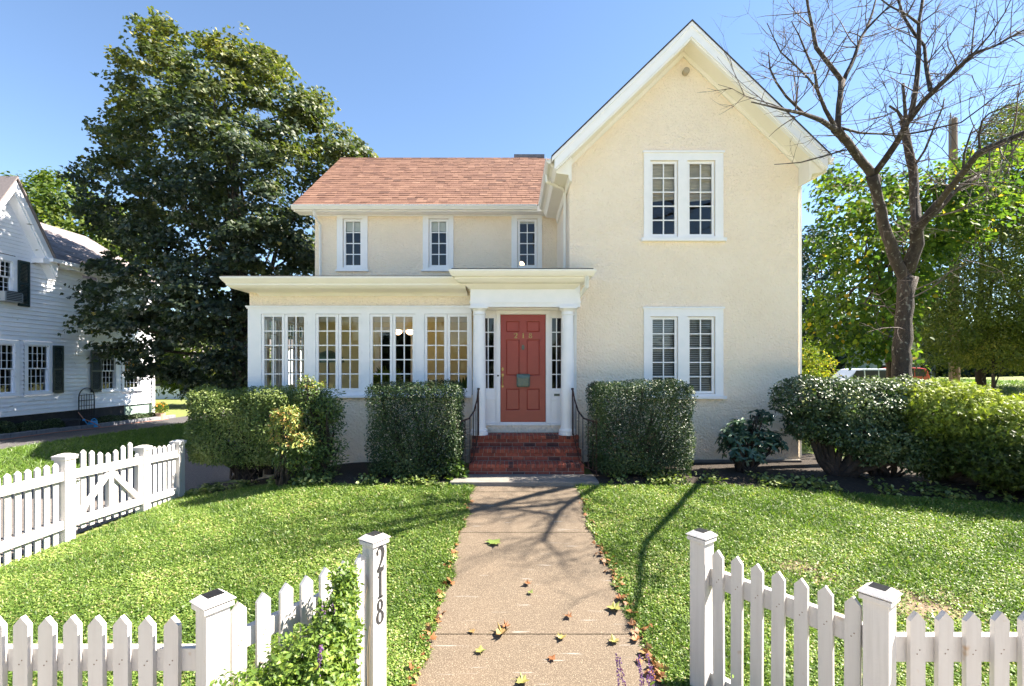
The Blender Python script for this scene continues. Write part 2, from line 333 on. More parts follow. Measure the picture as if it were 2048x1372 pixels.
def sash(parent,P,u0,u1,z0,z1,cols,rows,d=0.0,stile=.045,bar=.020,name='sash',m=None,glass=None,rail=None):
    m=m or M['white']; mb=MB(); r=rail or stile
    pbox(mb,P,u0,u0+stile,d,d+.04,z0,z1); pbox(mb,P,u1-stile,u1,d,d+.04,z0,z1)
    pbox(mb,P,u0+stile,u1-stile,d+.001,d+.039,z0,z0+r); pbox(mb,P,u0+stile,u1-stile,d+.001,d+.039,z1-r,z1)
    a,b,c,e=u0+stile,u1-stile,z0+r,z1-r
    for i in range(1,cols): x=a+(b-a)*i/cols; pbox(mb,P,x-bar/2,x+bar/2,d+.006,d+.034,c,e)
    for i in range(1,rows): z=c+(e-c)*i/rows; pbox(mb,P,a,b,d+.008,d+.032,z-bar/2,z+bar/2)
    o=mb.build(name,m,parent)
    g=MB(); g.quad(P(a,d+.02,c),P(b,d+.02,c),P(b,d+.02,e),P(a,d+.02,e)); g.build('glass',glass or M['glass'],parent)
    return o
def FP(D): return lambda u,d,z:(u,D+d,z)              # facing the street
def casing(P,u0,u1,z0,z1,cw,holes,sill=True,proud=.03,head=0,m=None):
    """flat board frame round holes, head moulding and sill"""
    mb=MB(); holes_wall(mb,u0,u1,z0,z1,holes,lambda u,d,z:P(u,d-proud,z),proud-.002)
    for a,b in ((u0,u1),):
        mb.quad(P(a,-proud,z0),P(a,0,z0),P(a,0,z1),P(a,-proud,z1)); mb.quad(P(b,-proud,z0),P(b,-proud,z1),P(b,0,z1),P(b,0,z0)); mb.quad(P(a,-proud,z1),P(a,0,z1),P(b,0,z1),P(b,-proud,z1))
    return mb
# ================================================================ MAIN HOUSE
DG=9.30; DW=11.95; DR=8.85; DE=11.6
GX0,GX1=UX(1139,DG),UX(1597,DG); EZ=5.93; AX,AZ_=3.366,8.09
H=thing('house','cream stucco two storey house with red door, sunroom and steep front gable','house',(0.2,9.3,0))
P=FP(DG)
# windows of the gable: two pairs
def px_rect(x0,x1,y0,y1,D): return (UX(x0,D),UX(x1,D),UZ(y1,D),UZ(y0,D))
z=lambda x,y:(1240+x/2.54,280+y/2.54)
gw=[]
for (oy0,oy1,py0,py1,sy) in ((68,500,105,492,507),(858,1300,897,1290,1305)):
    gw.append(dict(out=px_rect(1240+120/2.54,1240+522/2.54,280+oy0/2.54,280+oy1/2.54,DG),
       s=[px_rect(1240+152/2.54,1240+293/2.54,280+py0/2.54,280+py1/2.54,DG),px_rect(1240+340/2.54,1240+482/2.54,280+py0/2.54,280+py1/2.54,DG)],sill=UZ(280+sy/2.54,DG)))
holes=[h for g_ in gw for h in g_['s']]
zt=5.93; mb=MB(); wt=.22
zs_top=max(h[3] for h in holes)
hl=[(h[0],h[1],h[2],min(h[3],zt)) for h in holes]
hl=[h for h in hl]
holes_wall(mb,GX0,GX1,-.3,zt,hl,P,wt)
# triangle above eaves, with the little bit of opening that rises above the eaves line
sl_=(AZ_-zt)/((GX1-GX0)/2)
zt2=zs_top+.0; up=[h for h in holes if h[3]>zt]
xl=lambda zz: GX0+(zz-zt)/sl_; xr=lambda zz: GX1-(zz-zt)/sl_
if up:
    a0,a1=up[0][0],up[0][1]; b0,b1=up[1][0],up[1][1]
    for (p,q) in (((xl(zt),xl(zt2)),(a0,a0)),((a1,a1),(b0,b0)),((b1,b1),(xr(zt),xr(zt2)))):
        mb.quad(P(p[0],0,zt),P(q[0],0,zt),P(q[1],0,zt2),P(p[1],0,zt2))
    mb.poly([P(xl(zt2),0,zt2),P(xr(zt2),0,zt2),P(AX,0,AZ_)])
else: mb.poly([P(GX0,0,zt),P(GX1,0,zt),P(AX,0,AZ_)])
# side walls and back of the gable block
mb.quad((GX0,DG,-.3),(GX0,DG,zt),(GX0,19,zt),(GX0,19,-.3)); mb.quad((GX1,DG,-.3),(GX1,19,-.3),(GX1,19,zt),(GX1,DG,zt))
mb.poly([(GX1,19,-.3),(GX0,19,-.3),(GX0,19,zt),(AX,19,AZ_),(GX1,19,zt)])
mb.build('wall',M['stucco'],H)
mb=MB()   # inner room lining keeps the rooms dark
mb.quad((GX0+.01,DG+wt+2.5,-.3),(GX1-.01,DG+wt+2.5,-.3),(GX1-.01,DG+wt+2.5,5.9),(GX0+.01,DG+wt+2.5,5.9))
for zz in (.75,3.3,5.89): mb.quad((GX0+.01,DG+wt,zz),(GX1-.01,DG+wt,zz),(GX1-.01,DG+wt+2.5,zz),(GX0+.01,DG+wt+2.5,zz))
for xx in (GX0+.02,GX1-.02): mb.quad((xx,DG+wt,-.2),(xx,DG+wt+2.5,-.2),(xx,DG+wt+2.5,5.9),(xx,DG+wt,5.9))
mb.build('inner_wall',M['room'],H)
mb=MB(); mb.box(GX0+.5,GX1+.04,DG-.05,DG+.1,-.35,.07); mb.build('foundation',M['slab'],H,bevel=.01)
for gi,g_ in enumerate(gw):
    o_=g_['out']; mb=casing(P,o_[0],o_[1],o_[2],o_[3],.1,g_['s'])
    pbox(mb,P,o_[0]-.02,o_[1]+.02,-.055,0,o_[3]-.0,o_[3]+.035)      # head moulding
    pbox(mb,P,o_[0]-.05,o_[1]+.05,-.075,0,g_['sill']-.035,o_[2])
    wn=mb.build('window',M['white'],H)
    for s_ in g_['s']:
        sash(wn,P,s_[0]+.006,s_[1]-.006,s_[2]+.006,s_[3]-.006,2,5,d=.012,stile=.05,bar=.022)
        a,b,c,d=s_
        if gi==1:
            mb=MB(); n=40; zz=np.linspace(c+.06,d-.05,n)
            for q in zz: mb.hexa([P(a+.05,.10,q),P(b-.05,.10,q),P(b-.05,.118,q+.020),P(a+.05,.118,q+.020),P(a+.05,.10,q+.002),P(b-.05,.10,q+.002),P(b-.05,.118,q+.022),P(a+.05,.118,q+.022)])
            mb.build('venetian_blind',M['blind'],wn)
        else:
            mb=MB(); zb=c+(d-c)*.47; segs=[(d,.09),(d-.35,.10),(zb+.28,.11),(zb+.2,.06),(zb+.18,.11),(zb+.1,.05),(zb+.08,.10),(zb,.06)]
            for k in range(len(segs)-1):
                (z1_,d1),(z2_,d2)=segs[k],segs[k+1]; mb.quad(P(a+.02,d1,z1_),P(b-.02,d1,z1_),P(b-.02,d2,z2_+(.05 if k==6 else 0)),P(a+.02,d2,z2_))
            mb.build('roman_shade',M['shade'],wn)
# gable roof: slabs, rake boards, soffits
RX0,RX1,RXA,RZA,RZ0=UX(1102,DR),UX(1660,DR),UX(1381,DR),UZ(40,DR),UZ(311,DR)
RXA=3.35; RX0,RX1=.733,5.95
def zroof(x): return RZA-(RZA-RZ0)*abs(x-RXA)/((RX1-RX0)/2)
bk=19.3
mb=MB()
for xe in (RX0,RX1):   # shingled surface (thin slab)
    mb.hexa([(RXA,DR-.03,RZA-.035),(xe,DR-.03,zroof(xe)-.035),(xe,bk,zroof(xe)-.035),(RXA,bk,RZA-.035),(RXA,DR-.03,RZA),(xe,DR-.03,zroof(xe)),(xe,bk,zroof(xe)),(RXA,bk,RZA)])
mb.build('roof',M['roofdark'],H)
th=.30
for xe,nm in ((RX0,'l'),(RX1,'r')):
    sgn=-1 if xe<RXA else 1
    mb=MB()
    def rk(y0,y1,o0,o1,xe_in=0):   # board following the slope between vertical offsets o0,o1 under the roof
        x1=xe-sgn*xe_in
        mb.hexa([(RXA,y0,RZA-o1),(x1,y0,zroof(x1)-o1),(x1,y1,zroof(x1)-o1),(RXA,y1,RZA-o1),(RXA,y0,RZA-o0),(x1,y0,zroof(x1)-o0),(x1,y1,zroof(x1)-o0),(RXA,y1,RZA-o0)])
    rk(DR-.022,DR+.06,.036,.11,.01); rk(DR+.0,DR+.06,.11,.30,.06)
    rk(DR+.03,DR+.10,.30,.335,.09)
    mb.build('rake_board',M['white'],H)
    mb=MB(); x1=xe-sgn*.10; 
    mb.hexa([(RXA,DR+.10,RZA-.30),(x1,DR+.10,zroof(x1)-.30),(x1,DG+.0,zroof(x1)-.30),(RXA,DG,RZA-.30),(RXA,DR+.10,RZA-.26),(x1,DR+.10,zroof(x1)-.26),(x1,DG,zroof(x1)-.26),(RXA,DG,RZA-.26)])
    # frieze board against the wall
    x2=(GX0+.0 if sgn<0 else GX1)
    mb.hexa([(RXA,DG-.035,RZA-.40),(x2,DG-.035,zroof(x2)-.40),(x2,DG-.003,zroof(x2)-.40),(RXA,DG-.003,RZA-.40),(RXA,DG-.035,RZA-.302),(x2,DG-.035,zroof(x2)-.302),(x2,DG-.003,zroof(x2)-.302),(RXA,DG-.003,RZA-.302)])
    mb.build('soffit',M['cream'],H)
    # boxed side eave with crown and gutter, running back
    wx=GX0 if sgn<0 else GX1; ze=zroof(xe)
    mb=MB(); prof=[(xe,DR+.12,ze-.04),(xe,DR+.12,ze-.13),(xe-sgn*.05,DR+.12,ze-.16),(xe-sgn*.10,DR+.12,ze-.27),(wx+sgn*.06,DR+.12,ze-.30),(wx+sgn*.03,DR+.12,ze-.42),(wx-sgn*.0,DR+.12,ze-.42),(wx,DR+.12,zroof(wx)-.05)]
    if sgn>0: prof=prof[::-1]
    ylen=(11.62 if sgn<0 else bk)-DR-.12
    mb.prism(prof,(0,ylen,0)); mb.build('eave_box',M['cream'],H)
    mb=MB(); g0=xe+sgn*.002; prof=[(g0,DR+.05,ze-.02),(g0,DR+.05,ze-.12),(g0+sgn*.05,DR+.05,ze-.12),(g0+sgn*.085,DR+.05,ze-.075),(g0+sgn*.10,DR+.05,ze-.01),(g0+sgn*.085,DR+.05,ze-.01),(g0+sgn*.07,DR+.05,ze-.06)]
    if sgn>0: prof=prof[::-1]
    mb.prism(prof,(0,(11.5 if sgn<0 else bk)-DR-.05,0)); mb.build('gutter',M['copper'],H)
mb=MB(); q=(UX(1370,DG),DG,UZ(146,DG)); mb.lathe(q[0],0,[(.001,0),(.062,0),(.062,.09),(.05,.10),(.001,.10)],18)
vv=[(x,DG-zz+.0,q[2]+y) for x,y,zz in mb.v]; mb.v=vv; mb.build('gable_vent',mat('grey_vent',(.40,.34,.25),.7),H,smooth=False)
# ---- wing (upper storey, set back)
WX0=UX(630,DW); P2=FP(DW); WZ0,WZ1=3.2,5.80
ww=[]
for x0 in (674.5,846,1023):
    ww.append(dict(out=px_rect(x0,x0+61,431,540,DW),s=px_rect(x0+11.5,x0+51.5,437.5,535.5,DW)))
mb=MB(); holes_wall(mb,WX0,GX0,WZ0,WZ1,[q['s'] for q in ww],P2,.2)
mb.quad((WX0,DW,-.3),(WX0,DW,WZ1),(WX0,18.2,WZ1),(WX0,18.2,-.3)); mb.quad((WX0,18.2,-.3),(WX0,18.2,WZ1),(GX0,18.2,WZ1),(GX0,18.2,-.3))
WR_D,WR_Z=14.85,8.40
mb.poly([(WX0,DW,WZ1-.1),(WX0,WR_D,WR_Z-.15),(WX0,18.0,WZ1-.1)])
mb.build('wall',M['stucco'],H)
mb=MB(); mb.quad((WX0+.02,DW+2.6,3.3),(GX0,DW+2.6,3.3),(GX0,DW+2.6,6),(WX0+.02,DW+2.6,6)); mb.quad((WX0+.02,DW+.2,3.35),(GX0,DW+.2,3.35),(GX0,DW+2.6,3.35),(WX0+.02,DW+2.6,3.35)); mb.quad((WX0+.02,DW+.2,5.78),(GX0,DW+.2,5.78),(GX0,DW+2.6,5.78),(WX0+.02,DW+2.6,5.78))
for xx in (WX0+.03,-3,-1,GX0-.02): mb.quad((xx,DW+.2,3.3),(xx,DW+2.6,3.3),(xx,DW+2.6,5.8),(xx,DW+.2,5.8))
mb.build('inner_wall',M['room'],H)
for i,q in enumerate(ww):
    o_=q['out']; mb=casing(P2,o_[0],o_[1],o_[2],o_[3],.1,[q['s']]); pbox(mb,P2,o_[0]-.03,o_[1]+.03,-.06,0,o_[2]-.04,o_[2]); pbox(mb,P2,o_[0]+.05,o_[1]-.05,-.04,-.032,o_[2]+.03,o_[3]-.05) if False else None
    wn=mb.build('window',M['white'],H); s_=q['s']; sash(wn,P2,s_[0]+.008,s_[1]-.008,s_[2]+.008,s_[3]-.008,2,4,d=.01,stile=.06,bar=.022)
    mb=MB(); c,d=s_[2],s_[3]; mb.quad(P2(s_[0]+.02,.09,d-.30*(1 if i<2 else .35)),P2(s_[1]-.02,.09,d-.30*(1 if i<2 else .35)),P2(s_[1]-.02,.09,d),P2(s_[0]+.02,.09,d)); mb.build('roller_blind',M['ceil'],wn)
# wing roof with modelled shingles
EXL,EXR=-5.36,RX0-.02; EZt=UZ(412,DE)
def shingle_roof(parent,xa,xb,y0,z0,y1,z1,rows,tab,m,name='roof',xl=None,seed=3,thick=.012):
    """roof plane rising from (y0,z0) to (y1,z1); xl(t) left and xb right limits"""
    rs=random.Random(seed); mb=MB(); dy,dz=(y1-y0),(z1-z0); L=math.hypot(dy,dz); ny,nz=-dz/L,dy/L
    for r in range(rows):
        t0,t1=r/rows,(r+1.25)/rows; t1=min(t1,1)
        a=xa(t0) if callable(xa) else xa; x=a-rs.random()*tab; xe=xb(t0) if callable(xb) else xb
        while x<xe:
            w_=tab*rs.choice((.5,.75,1,1,1.25)); s=max(x,a); e=min(x+w_-.004,xe); x+=w_
            if e-s<.02: continue
            lift=rs.choice((thick,thick,thick*1.5)); mb.cur=min(1,max(0,rs.gauss(.5,.17)))
            ya,za=y0+dy*t0,z0+dz*t0; yb,zb=y0+dy*t1,z0+dz*t1
            p=[(s,ya+ny*.001,za+nz*.001),(e,ya+ny*.001,za+nz*.001),(e,yb,zb),(s,yb,zb),(s,ya+ny*lift,za+nz*lift),(e,ya+ny*lift,za+nz*lift),(e,yb+ny*.003,zb+nz*.003),(s,yb+ny*.003,zb+nz*.003)]
            mb.hexa(p)
    mb.cur=.15
    mb.quad((xa(0) if callable(xa) else xa,y0,z0-.004),(xb(0) if callable(xb) else xb,y0,z0-.004),(xb(1) if callable(xb) else xb,y1,z1-.004),(xa(1) if callable(xa) else xa,y1,z1-.004))
    return mb
VX=lambda t:RXA-(RZA-(EZt+(WR_Z-EZt)*t))/((RZA-RZ0)/((RX1-RX0)/2))+.06
mb=shingle_roof(H,EXL,lambda t:min(VX(t),3.3),DE-.02,EZt+.02,WR_D,WR_Z,25,.21,M['shingle'])
mb.cur=.3; mb.hexa([(EXL,DE,EZt-.03),(EXL+.0001,DE,EZt-.03),(EXL+.0001,WR_D,WR_Z-.05),(EXL,WR_D,WR_Z-.05),(EXL,DE,EZt),(EXL+.0001,DE,EZt),(EXL+.0001,WR_D,WR_Z),(EXL,WR_D,WR_Z)])
mb.quad((EXL,WR_D,WR_Z),(RXA,WR_D,WR_Z),(RXA,18.4,EZt),(EXL,18.4,EZt))
for k in range(22): mb.cur=random.random()*.5; x=EXL+k*.28; mb.hexa([(x,WR_D-.12,WR_Z-.10),(x+.27,WR_D-.12,WR_Z-.10),(x+.27,WR_D+.12,WR_Z-.10),(x,WR_D+.12,WR_Z-.10),(x,WR_D-.02,WR_Z+.025),(x+.27,WR_D-.02,WR_Z+.025),(x+.27,WR_D+.02,WR_Z+.025),(x,WR_D+.02,WR_Z+.025)])
mb.build('roof',M['shingle'],H)
mb=MB(); prof=[(EXL,DE+.0,EZt+.01),(EXL,DE-.10,EZt+.01),(EXL,DE-.10,EZt-.02),(EXL,DE-.085,EZt-.05),(EXL,DE-.06,EZt-.10),(EXL,DE+.0,EZt-.10)]
mb.prism(prof,(EXR-EXL-.1,0,0)); mb.build('gutter',M['copper'],H)
mb=MB(); mb.box(EXL+.02,EXR,DE+.005,DE+.03,EZt-.13,EZt+.0); mb.box(EXL+.02,GX0-.1,DE+.03,DW+.02,EZt-.11,EZt-.08); mb.box(WX0,GX0,DW-.02,DW-.002,EZt-.14,EZt-.112)
mb.hexa([(EXL+.02,DE+.03,EZt-.11),(EXL+.06,DE+.03,EZt-.11),(EXL+.06,WR_D,WR_Z-.16),(EXL+.02,WR_D,WR_Z-.16),(EXL+.02,DE+.03,EZt-.01),(EXL+.06,DE+.03,EZt-.01),(EXL+.06,WR_D,WR_Z-.06),(EXL+.02,WR_D,WR_Z-.06)])
mb.build('eave_board',M['white'],H)
mb=MB(); mb.box(UX(1028,15.2),RX0+.3,15.1,16.2,UZ(318,15.2),UZ(311,15.2)); mb.build('dormer_roof',M['kerb'],H)
# ---- sunroom
DS=9.30; SX0=UX(499,DS); SX1=UX(941,DS); PS=FP(DS)
Z=lambda y:580+y/3.303; Xp=lambda x:340+x/3.303
sw=[]; 
for (a,b,p1,p2,p3,p4) in ((600,912,622,745,775,898),(958,1272,978,1097,1130,1253),(1315,1628,1335,1455,1490,1612),(1675,1988,1693,1815,1848,1972)):
    s_=.0
    mid=(p2+p3)/2
    sw.append([px_rect(Xp(a+6),Xp(mid),628,782,DS),px_rect(Xp(mid),Xp(b-6),628,782,DS)])
ztop=UZ(612,DS); zsill=UZ(786,DS); zbase=.0; zband=UZ(575,DS)
mb=MB(); mb.quad(PS(SX0,0,-1),PS(SX1+.3,0,-1),PS(SX1+.3,0,zsill-.05),PS(SX0,0,zsill-.05))
mb.quad(PS(SX0,0,ztop),PS(SX1,0,ztop),PS(SX1,0,zband+.15),PS(SX0,0,zband+.15))
mb.quad((SX0,DS,-1),(SX0,DS,zsill-.05),(SX0,DW,zsill-.05),(SX0,DW,-1)); mb.quad((SX0,DS,ztop),(SX0,DS,zband+.15),(SX0,DW,zband+.15),(SX0,DW,ztop))
mb.build('wall',M['stucco'],H)
mb=MB(); hs=[(q[0][0],q[1][1],q[0][2],q[0][3]) for q in sw]
holes_wall(mb,SX0-.02,SX1+.02,zsill-.04,ztop,hs,lambda u,d,z:PS(u,d-.025,z),.14)
PL=lambda u,d,z:(SX0+d,u,z)
hl=[(DS+.25+i*.85,DS+.25+i*.85+.78,zsill+.05,ztop-.16) for i in range(3)]
holes_wall(mb,DS+.12,DW,zsill-.04,ztop,hl,lambda u,d,z:PL(u,d-.02,z),.12)
pbox(mb,PS,SX0-.05,SX1+.02,-.06,-.026,ztop-.03,ztop+.0); pbox(mb,PS,SX0-.035,SX1+.02,-.045,-.026,ztop-.055,ztop-.031)
sf=mb.build('window_wall',M['white'],H)
mb=MB(); pbox(mb,PS,SX0-.04,SX1+.02,-.09,-.002,zsill-.09,zsill-.041); mb.build('sill',M['white'],H,bevel=.004)
for q in sw:
    mb=MB()
    a,b,c,d=q[0][0],q[1][1],q[0][2],q[0][3]; pbox(mb,PS,a-.012,b+.012,-.031,-.0255,d,d+.012)
    wn=mb.build('window',M['white'],H)
    for hz in (.12,.5,.88):
        for xx in (a-.014,b+.002): mb=MB(); pbox(mb,PS,xx,xx+.012,-.036,-.0255,c+(d-c)*hz-.035,c+(d-c)*hz+.035); mb.build('hinge',M['white'],wn)
    for s_ in q: sash(wn,PS,s_[0]+.004,s_[1]-.004,s_[2]+.004,s_[3]-.004,2,5,d=-.012,stile=.052,bar=.021,rail=.05)
for h_ in hl:
    mb=MB(); pbox(mb,PL,h_[0],h_[1],-.021,.03,h_[2]-.03,h_[2]-.001); wn=mb.build('window',M['white'],H)
    for i in range(2):
        u=h_[0]+(h_[1]-h_[0])*i/2; sash(wn,PL,u+.003,u+(h_[1]-h_[0])/2-.003,h_[2]+.003,h_[3]-.003,2,5,d=0,stile=.05,bar=.021)
# sunroom inside
mb=MB(); by=DW-.1
DX0,DX1=UX(760,by),UX(822,by); 
holes_wall(mb,SX0,SX1+2.2,.7,3.4,[(DX0,DX1,.75,2.75)],FP(by),.1)
mb.quad((SX1+.08,DS+.12,.7),(SX1+.08,by,.7),(SX1+.08,by,3.3),(SX1+.08,DS+.12,3.3))
mb.build('inner_wall',M['yellow'],H)
mb=MB(); pbox(mb,FP(by),DX0-.12,DX0,-.03,0,.75,2.87); pbox(mb,FP(by),DX1,DX1+.12,-.03,0,.75,2.87); pbox(mb,FP(by),DX0,DX1,-.03,0,2.75,2.87)
mb.quad((SX0,DS+.1,3.12),(SX1+.1,DS+.1,3.12),(SX1+.1,by,3.12),(SX0,by,3.12)); pbox(mb,FP(by),SX0+.13,SX1+.08,-.04,0,3.0,3.12); mb.build('ceiling',M['ceil'],H)
mb=MB(); mb.quad((SX0,DS+.1,.75),(SX1+.1,DS+.1,.75),(SX1+.1,by,.75),(SX0,by,.75)); mb.build('floor',M['floor'],H)
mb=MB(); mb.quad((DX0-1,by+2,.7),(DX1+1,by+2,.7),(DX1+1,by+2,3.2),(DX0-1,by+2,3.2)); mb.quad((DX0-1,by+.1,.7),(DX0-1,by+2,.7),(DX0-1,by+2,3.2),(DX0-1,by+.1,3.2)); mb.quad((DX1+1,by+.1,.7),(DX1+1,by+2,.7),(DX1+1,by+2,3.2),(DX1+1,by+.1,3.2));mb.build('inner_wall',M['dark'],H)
# sunroom flat roof with crown and gutter
RFX0,RFY=UX(440,8.8),8.78; zt1,zt0=UZ(553,8.8),UZ(574,8.8)
RFX1=UX(930,8.8)
def moulding_run(mb,prof,x0,x1,y,miterL=True,miterR=False):
    """profile list of (out,z); out is distance in front of y; the left end turns the corner"""
    n=len(prof)
    k=len(mb.v)
    for o_,zz in prof: mb.v.append((x0-(o_ if miterL else 0),y-o_,zz))
    for o_,zz in prof: mb.v.append((x1+(o_ if miterR else 0),y-o_,zz))
    for i in range(n-1): mb.f.append((k+i,k+n+i,k+n+i+1,k+i+1)); mb.a.append(.5)
    if miterL:
        k2=len(mb.v)
        for o_,zz in prof: mb.v.append((x0-o_,DW,zz))
        for i in range(n-1): mb.f.append((k2+i,k+i,k+i+1,k2+i+1)); mb.a.append(.5)
    if miterR:
        k2=len(mb.v); back=DG if x1>0 else DW
        for o_,zz in prof: mb.v.append((x1+o_,DG+.01,zz))
        for i in range(n-1): mb.f.append((k+n+i,k2+i,k2+i+1,k+n+i+1)); mb.a.append(.5)
OV=DS-RFY
prof=[(0,zt1+.0),(OV,zt1),(OV,zt1-.03),(OV-.02,zt1-.06),(OV-.05,zt1-.10),(OV-.07,zt1-.12),(OV-.075,zt1-.15),(OV-.12,zt1-.19),(OV-.16,zt1-.205),(.10,zt1-.225),(.06,zt1-.25),(.03,zt1-.29),(0,zt1-.29)]
mb=MB(); moulding_run(mb,prof,RFX0+OV,RFX1,DS); mb.build('cornice',M['cream'],H)
mb=MB(); mb.box(RFX0+.03,RFX1,RFY+.03,DW,zt1+.001,zt1+.02); mb.build('flat_roof',M['roofdark'],H)
# ---- entrance porch
DP=8.95
PXL,PXR=UX(941,DP),UX(1160,DP)
zc0=UZ(614,DP); zf1=UZ(562,DP)
mb=MB(); mb.box(PXL,PXR,DP-.02,DS+.0,zc0,zf1+.12); 
mb.box(PXL-.015,PXR+.015,DP-.035,DS,UZ(606,DP),UZ(602.5,DP)) ; mb.box(PXL+.25,PXR-.25,DP+.2,DS+.05,zc0-.02,zc0-.001)
mb.build('porch_frieze',M['white'],H)
PRL,PRR=UX(897,8.55),UX(1193,8.55); zr=UZ(538,8.55)
OV2=DP-.02-8.55
prof=[(-.05,zr),(OV2,zr),(OV2,zr-.03),(OV2-.02,zr-.07),(OV2-.05,zr-.115),(OV2-.09,zr-.12),(OV2-.10,zr-.15),(OV2-.15,zr-.20),(OV2-.20,zr-.215),(.13,zr-.22),(.09,zr-.26),(.03,zr-.30),(0,zr-.30)]
mb=MB(); n=len(prof); y=DP-.02; x0=PRL+OV2; x1=PRR-OV2
for (pts) in (0,):
    k=len(mb.v)
    ring=[]
    for (o_,zz) in prof:
        ring.append([(x0-o_,DS,zz),(x0-o_,y-o_,zz),(x1+o_,y-o_,zz),(x1+o_,DS,zz)])
    for i in range(n-1):
        for j in range(3): mb.quad(ring[i][j],ring[i][j+1],ring[i+1][j+1],ring[i+1][j])
mb.build('cornice',M['cream'],H)
mb=MB(); mb.box(PRL+.05,PRR-.05,8.58,DW-.0,zr+.0005,zr+.022); mb.build('flat_roof',M['roofdark'],H)
cols=(( UX(958.4,9.0)),(UX(1135,9.0)))
zl=.60; zcap=UZ(614,9.0)
for cx in cols:
    r=.128; h=zcap-zl
    prof=[(.17,zl),(.17,zl+.05),(.155,zl+.055),(.165,zl+.075),(.155,zl+.10),(r+.008,zl+.11),(r,zl+.14)]+[(r*(1-.13*t**2),zl+.14+(h-.30)*t) for t in np.linspace(0.1,1,10)]
    zt_=zl+.14+h-.30; prof+=[(.128,zt_+.01),(.128,zt_+.025),(.113,zt_+.03),(.113,zt_+.07),(.145,zt_+.11),(.15,zt_+.115)]
    mb=MB(); mb.lathe(cx,9.0,prof,32); k=mb.build('column',M['white'],H,smooth=True)
    e=k.modifiers.new('e','EDGE_SPLIT'); e.split_angle=R(35)
    mb=MB(); mb.box(cx-.165,cx+.165,9.0-.165,9.165,zt_+.116,zcap); mb.build('capital',M['white'],H,bevel=.004)
    # the pilaster behind it
# door wall
DD=9.40; zd0=UZ(844.6,DD); zd1=UZ(628.8,DD); dx0,dx1=UX(1000.7,DD),UX(1091.7,DD)
zs=lambda y:500+y/2.858; xz=lambda x:880+x/2.858
sdl=[(UX(962,DD),UX(xz(316),DD)),(UX(xz(632),DD),UX(xz(702),DD))]
sz0,sz1=UZ(zs(800),DD),UZ(zs(380),DD)
mb=MB(); hd=[(dx0,dx1,zd0,zd1)]+[(a,b,sz0,sz1) for a,b in sdl]
wx0,wx1=PXL+.05,GX0+.0
holes_wall(mb,wx0,UX(xz(770),DD),zd0-.02,3.15,hd,FP(DD),.12)
for a,b in ((dx0-.075,dx0-.005),(dx1+.005,dx1+.075)): mb.box(a,b,DD-.035,DD,zd0-.0,zd1+.005)
mb.box(dx0-.075,dx1+.075,DD-.037,DD,zd1+.006,zd1+.09)
for a,b in sdl: mb.box(a+.02,b-.02,DD-.012,DD,zd0+.12,sz0-.23); mb.box(a+.0,b+.0,DD-.02,DD,sz0-.20,sz0-.17)
mb.box(wx0,UX(xz(770),DD),DD-.05,DD+.1,zd0-.055,zd0-.021)
mb.build('door_surround',M['white'],H)
mb=MB(); mb.box(wx0,1.2,DD-.03,DD+.1,.5,zd0-.056); mb.build('wall',M['stucco'],H)
for a,b in sdl:
    wn=sash(H,FP(DD),a,b,sz0,sz1,2,5,d=.02,stile=.03,bar=.018,name='sidelight')
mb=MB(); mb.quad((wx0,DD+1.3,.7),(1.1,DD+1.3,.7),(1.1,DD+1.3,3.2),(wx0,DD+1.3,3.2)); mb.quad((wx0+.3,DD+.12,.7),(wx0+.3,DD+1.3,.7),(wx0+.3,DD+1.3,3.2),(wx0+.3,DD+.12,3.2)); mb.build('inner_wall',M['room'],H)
# door
mb=MB(); pan=[]
for (a,b) in ((375,457),(493,573)):
    for (c,d) in ((403,470),(508,720),(790,918)): pan.append((UX(xz(a),DD),UX(xz(b),DD),UZ(zs(d),DD),UZ(zs(c),DD)))
Pd=FP(DD+.03); holes_wall(mb,dx0+.004,dx1-.004,zd0+.006,zd1-.004,pan,Pd,.016)
for (a,b,c,d) in pan:
    i=.03; ring0=[Pd(a,.016,c),Pd(b,.016,c),Pd(b,.016,d),Pd(a,.016,d)]; ring1=[Pd(a+i,.003,c+i),Pd(b-i,.003,c+i),Pd(b-i,.003,d-i),Pd(a+i,.003,d-i)]
    i2=.012; ringm=[Pd(a+i2,.018,c+i2),Pd(b-i2,.018,c+i2),Pd(b-i2,.018,d-i2),Pd(a+i2,.018,d-i2)]
    for j in range(4): q=(j+1)%4; mb.quad(ring0[j],ring0[q],ringm[q],ringm[j]); mb.quad(ringm[j],ringm[q],ring1[q],ring1[j])
    mb.poly(ring1)
dr=mb.build('door',M['door'],H)
